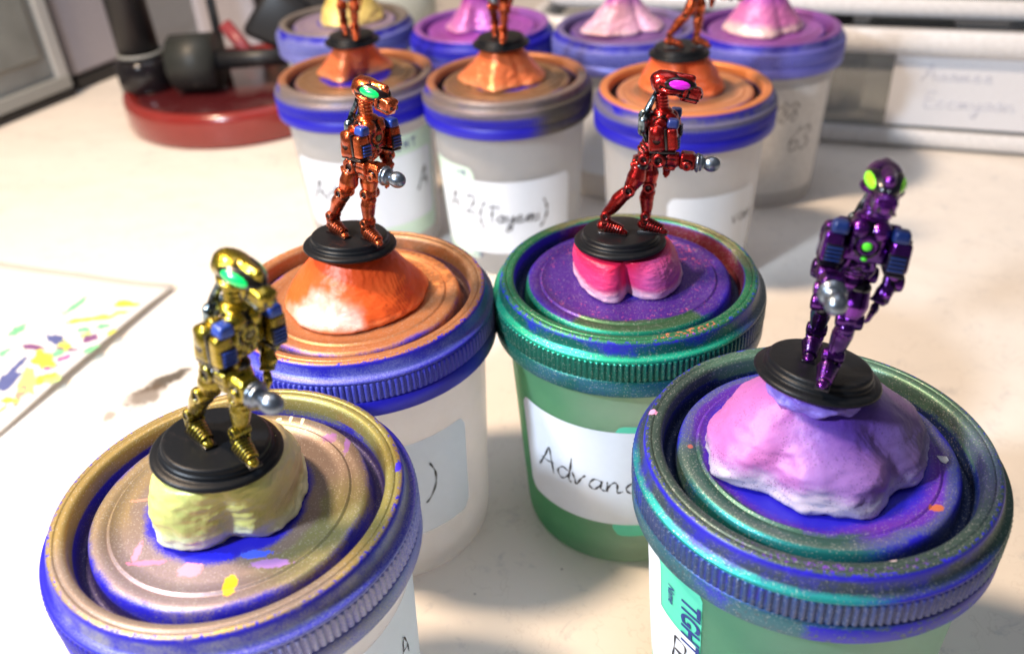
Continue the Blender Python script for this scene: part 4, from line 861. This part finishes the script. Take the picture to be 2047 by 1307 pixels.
# round red lamp base with black pole
lx, ly = -5.0 * S, 17.55 * S
lamp = empty('lamp_stand', (lx, ly, 0))
bm = bmesh.new(); lathe(bm, [(0, .0), (6.9, 0), (7.3, .08), (7.4, .3), (7.4, 1.6), (7.3, 1.95), (7.05, 2.1), (6.8, 2.05), (6.6, 1.85), (0, 1.8)], 96); mesh_obj('red_base', bm, RED, lamp)
bm = bmesh.new(); lathe(bm, [(0, 1.82), (6.5, 1.82), (6.55, 1.86), (6.45, 1.9), (0, 1.9)], 96); mesh_obj('tray_insert', bm, simple('tray_dark_red', (.07, .010, .012), .16, coat=.5), lamp)
bm = bmesh.new(); tube(bm, [(-5.75, -.6, 1.9), (-5.9, -.5, 12), (-6.0, -.4, 30)], [1.28, 1.2, 1.15], 32); mesh_obj('pole', bm, BLACK, lamp)
bm = bmesh.new(); lathe(bm, [(1.2, 1.9), (1.65, 1.9), (1.7, 2.1), (1.7, 3.6), (1.55, 3.85), (1.25, 3.9)], 48, center=(-5.75, -.6)); mesh_obj('collar', bm, BLACK_G, lamp)
bm = bmesh.new(); lathe(bm, [(1.30, 4.05), (1.40, 4.05), (1.40, 4.25), (1.30, 4.25)], 48, close=True, center=(-5.75, -.6)); mesh_obj('collar_ring', bm, GREYP, lamp)
bm = bmesh.new(); tube(bm, [(-3.3, -1.6, 3.6), (-.7, -1.9, 3.7)], [1.75, 1.75], 12); mesh_obj('knob', bm, simple('knob_black', (.025, .028, .026), .5), lamp)
bm = bmesh.new(); tube(bm, [(-.7, -1.9, 3.7), (5.2, -1.0, 3.4)], [.6, .5], 12); mesh_obj('arm', bm, BLACK, lamp)
bm = bmesh.new(); tube(bm, catmull([(-5.4, 2, 12.5), (-3.8, .5, 9.6), (-1.5, -.2, 8.1), (1.2, 0, 7.4), (4.2, .5, 7.5), (6.5, 1, 8.8)], 6), .32, 10); mesh_obj('cable', bm, BLACK, lamp)
bm = bmesh.new(); box(bm, (3.4, .5, 5.4), (4.2, 3.0, 3.4), Matrix.Rotation(.5, 3, 'Y'), .7, .5); box(bm, (5.4, .8, 7.2), (2.6, 2.0, 4.4), Matrix.Rotation(-.6, 3, 'Y'), .8, .4); box(bm, (-1.0, .6, 4.4), (.5, .5, 5.0), None, 1, .1); mesh_obj('clamp', bm, BLACK, lamp)
bm = bmesh.new(); tube(bm, [(-.2, -.2, 5.4), (1.6, -1.2, 3.2)], [.45, .4], 10); mesh_obj('red_lever', bm, simple('lever_red', (.28, .05, .06), .35), lamp)
tag(lamp, 'round red lamp base with thick black pole and black clamps, behind the jars at left', 'lamp stand')
# things seen behind the lamp
bot = empty('paint_bottle', (-3.6 * S, 21.6 * S, 0))
bm = bmesh.new(); lathe(bm, [(0, 0), (2.3, 0), (2.5, .3), (2.5, 8.2), (2.2, 9.2), (1.3, 9.8), (1.2, 10.2), (0, 10.2)], 48); mesh_obj('bottle', bm, simple('bottle_white', (.62, .60, .60), .35), bot)
bm = bmesh.new(); lathe(bm, [(0, 10.1), (1.5, 10.1), (1.5, 12), (1.3, 12.4), (0, 12.4)], 32); mesh_obj('cap', bm, simple('cap_white', (.72, .70, .68), .4), bot)
tag(bot, 'white paint bottle standing behind the black clamp', 'bottle')
bx_ = empty('carton', (-6.4 * S, 22.6 * S, 0)); mesh_box('box_body', (0, 0, 5), (4.6, 5, 10), simple('carton_lilac', (.52, .52, .60), .6), bx_, .2); mesh_box('blue_label', (-.2, -2.56, 4.6), (1.2, .06, 2.4), simple('label_blue', (.05, .22, .48), .5), bx_, .2, .01)
tag(bx_, 'pale carton with a blue patch seen through the lamp stand', 'carton')
b2_ = empty('brown_jar', (-4.9 * S, 22.9 * S, 0))
bm = bmesh.new(); lathe(bm, [(0, 0), (2.6, 0), (2.8, .3), (2.8, 8.5), (2.4, 9.0), (0, 9.0)], 40); mesh_obj('glass', bm, simple('amber', (.20, .13, .09), .3), b2_)
bm = bmesh.new(); lathe(bm, [(0, 9), (2.6, 9), (2.6, 11), (0, 11)], 40); mesh_obj('lid', bm, simple('tan_cap', (.50, .42, .34), .5), b2_)
tag(b2_, 'brown paint jar with tan cap far behind the lamp', 'jar')
tin = empty('metal_tin', (-2.1 * S, 20.4 * S, 0))
bm = bmesh.new(); lathe(bm, [(0, 0), (2.9, 0), (2.9, 7.4), (3.05, 7.5), (3.05, 7.9), (2.6, 7.9), (2.5, 7.6), (0, 7.6)], 48); mesh_obj('can', bm, simple('tin_metal', (.55, .56, .58), .25, .9), tin)
bm = bmesh.new(); lathe(bm, [(2.93, 1.2), (2.95, 1.2), (2.95, 6.2), (2.93, 6.2)], 48, close=True); mesh_obj('wrap', bm, simple('tin_wrap', (.45, .48, .44), .5), tin)
tag(tin, 'shiny metal tin behind the yellow clay jar', 'tin')

# drawer cabinet at the left
dir_ = Vector((1.46, 2.75, 0)).normalized(); yaw = math.atan2(dir_.y, dir_.x)
cab = empty('drawer_unit', (-8.95 * S, 19.02 * S, 0)); cab.rotation_euler = (0, 0, yaw)
Hc = 24
mesh_box('case', (-11, 6.2, Hc / 2 + .5), (22, 12, Hc), simple('case_grey', (.27, .28, .27), .45, scale=.3, nz=.3), cab, 0, .3)
mesh_box('edge_strip', (-.7, .05, Hc / 2 + .6), (.9, .5, Hc - .2), GREYL, cab, 0, .1)
mesh_box('front_panel', (-12.2, .02, Hc / 2 + 1.6), (20.5, .4, Hc - 3.2), simple('panel_grey', (.24, .255, .245), .35, scale=.25, nz=.35), cab, 0, .08)
mesh_box('bottom_rail', (-11, -.02, 1.15), (21.5, .5, .9), GREYP, cab, 0, .1)
mesh_box('gap_shade_strip', (-11, .3, .25), (22, .7, .5), BLACK, cab, 0, .05)  # black strip puts in the shade of the gap under the unit
tag(cab, 'translucent grey drawer unit with pale corner strip at the left edge', 'drawer unit')
cb2 = empty('storage_cabinet', (-8.95 * S, 19.02 * S, 0)); cb2.rotation_euler = (0, 0, yaw)
mesh_box('panel', (4.8, 6.6, Hc / 2 + 1), (8.2, 12, Hc), LILAC, cb2, 0, .3); mesh_box('foot', (4.8, 1.0, .45), (8.2, 1.0, .9), BLACK, cb2, 0, .05)  # black block at the bottom draws in the shaded gap under the cabinet
tag(cb2, 'plain lilac-grey cabinet between the drawer unit and the black pole', 'cabinet')

# clear storage boxes at the right
def clear_mat(name, col):
    g = G(name); n = g.noise(.4, 3); g.P(Base_Color=g.mix(n, col, tuple(v * .85 for v in col)), Roughness=.15, Specular_IOR_Level=.6)
    tr = g.t.nodes.new('ShaderNodeBsdfTransparent'); tr.inputs[0].default_value = (.93, .94, .95, 1)
    mx = g.t.nodes.new('ShaderNodeMixShader'); mx.inputs[0].default_value = .30
    g.link(tr.outputs[0], mx.inputs[1]); g.link(g.p.outputs[0], mx.inputs[2]); g.link(mx.outputs[0], g.out.inputs[0]); return g.m
CLEAR = clear_mat('clear_plastic', (.74, .78, .80)); RIMW = simple('rim_white_plastic', (.78, .78, .80), .3, coat=.4)
p0, p1 = Vector((8.09 * S, 12.71 * S, 0)), Vector((5.28 * S, 13.8 * S, 0)); dr = (p0 - p1).normalized(); yb = math.atan2(dr.y, dr.x)
def storage_box(name, org, L, D, H, label, z0=0.0, lab=True, rim=True, fill=None):
    b = empty(name, (org.x, org.y, z0)); b.rotation_euler = (0, 0, yb)
    bm = bmesh.new(); t = .22; c = 1.6; outer, inner = [], []
    def loop(ins, z):
        pts = []
        for (cx_, cy_, a0) in ((c, c, PI), (L - c, c, 1.5 * PI), (L - c, D - c, 0), (c, D - c, .5 * PI)):
            for k in range(7):
                a = a0 + PI / 2 * k / 6; pts.append(bm.verts.new((cx_ + (c - ins) * math.cos(a), cy_ + (c - ins) * math.sin(a), z)))
        return pts
    rows = [loop(.9, .0), loop(.35, .12), loop(.2, .5), loop(0, H), loop(t, H), loop(.2 + t, .6), loop(.6 + t, .3)]
    for a, q in zip(rows[:-1], rows[1:]):
        for i in range(28): bm.faces.new((a[i], a[(i + 1) % 28], q[(i + 1) % 28], q[i]))
    bm.faces.new(rows[0][::-1]); bm.faces.new(rows[-1]); bmesh.ops.recalc_face_normals(bm, faces=bm.faces)
    mesh_obj('tub', bm, CLEAR, b)
    def band(nm, z, hgt, outw):
        bm = bmesh.new()
        def lp(ins, z):
            pts = []
            for (cx_, cy_, a0) in ((c, c, PI), (L - c, c, 1.5 * PI), (L - c, D - c, 0), (c, D - c, .5 * PI)):
                for k in range(7):
                    a = a0 + PI / 2 * k / 6; pts.append(bm.verts.new((cx_ + (c - ins) * math.cos(a), cy_ + (c - ins) * math.sin(a), z)))
            return pts
        rr = [lp(.02, z), lp(-outw * .8, z + .08), lp(-outw, z + hgt * .5), lp(-outw * .8, z + hgt - .08), lp(.02, z + hgt)]
        for a, q in zip(rr, rr[1:] + rr[:1]):
            for i in range(28): bm.faces.new((a[i], a[(i + 1) % 28], q[(i + 1) % 28], q[i]))
        bmesh.ops.recalc_face_normals(bm, faces=bm.faces); mesh_obj(nm, bm, RIMW, b)
    band('rim', H - 1.15, 1.25, .7); band('bottom_ridge', .15, .95, .22)
    if lab:
        mesh_box('label', (lab[0], -.06, H * .52), (lab[1], .06, H * .62), simple('box_label', (.74, .76, .82), .55, nz=.03), b, 0, .01)
    return tag(b, label, 'storage box', 'clear plastic storage boxes')
org = p1 - dr * 16.0 + Vector((0, .5, 0))
Lb = 46.0
sb = storage_box('storage_box', org, Lb, 20, 6.2, 'clear plastic storage box with white rim and large white label at right', lab=(26.2, 14.0))
# scribbled marks on the box label
FADED = simple('faded_ink', (.63, .65, .74), .6)
for txt, u0, zz in (('Aaamee', 20.6, 3.75), ('Eccmyaan', 21.0, 2.35), ('Bany', 28.2, 2.35), ('ee', 28.6, 3.8)):
    for letter in word(txt):
        if letter:
            bm = bmesh.new()
            for st in letter: tube(bm, catmull([(u0 + p[0] * .95, -.10, zz + p[1] * .8) for p in st], 4), .035, 5)
            me_o = mesh_obj('handwritten_letter', bm, FADED, sb)
for k, (u, ww, hh, col) in enumerate(((6, 6, 3.6, (.22, .22, .22)), (13.5, 7, 4.4, (.13, .13, .14)), (20.5, 5, 3.0, (.30, .31, .30)), (31, 10, 3.8, (.66, .67, .70)), (40, 6, 3.0, (.4, .42, .45)))):
    q = mesh_box('packed_carton', (0, 0, 0), (ww, 9, hh), simple('carton_%d' % k, col, .6), None, yb, .3)
    q.location = org + Matrix.Rotation(yb, 3, 'Z') @ Vector((u, 8.5, .4 + hh / 2))
    tag(q, ['dim grey pack inside the box near its left end', 'dark pack inside the box behind the plum clay jar', 'mid-grey pack inside the box left of the white label', 'pale grey pack inside the box behind the white label', 'light grey pack at the far right inside the box'][k], 'packed carton')
sb2 = storage_box('storage_box', org + Vector((.5, 1.0, 0)), Lb - 1, 19, 6.0, 'upper clear storage box, dark inside, stacked on the labelled one', z0=6.35, lab=None)
q = mesh_box('packed_carton', (0, 0, 0), (40, 12, 4.2), simple('carton_slate', (.55, .57, .62), .6), None, yb, .3); q.location = org + Matrix.Rotation(yb, 3, 'Z') @ Vector((23, 9.5, 9.2))
tag(q, 'long slate-grey pack inside the upper storage box', 'packed carton')
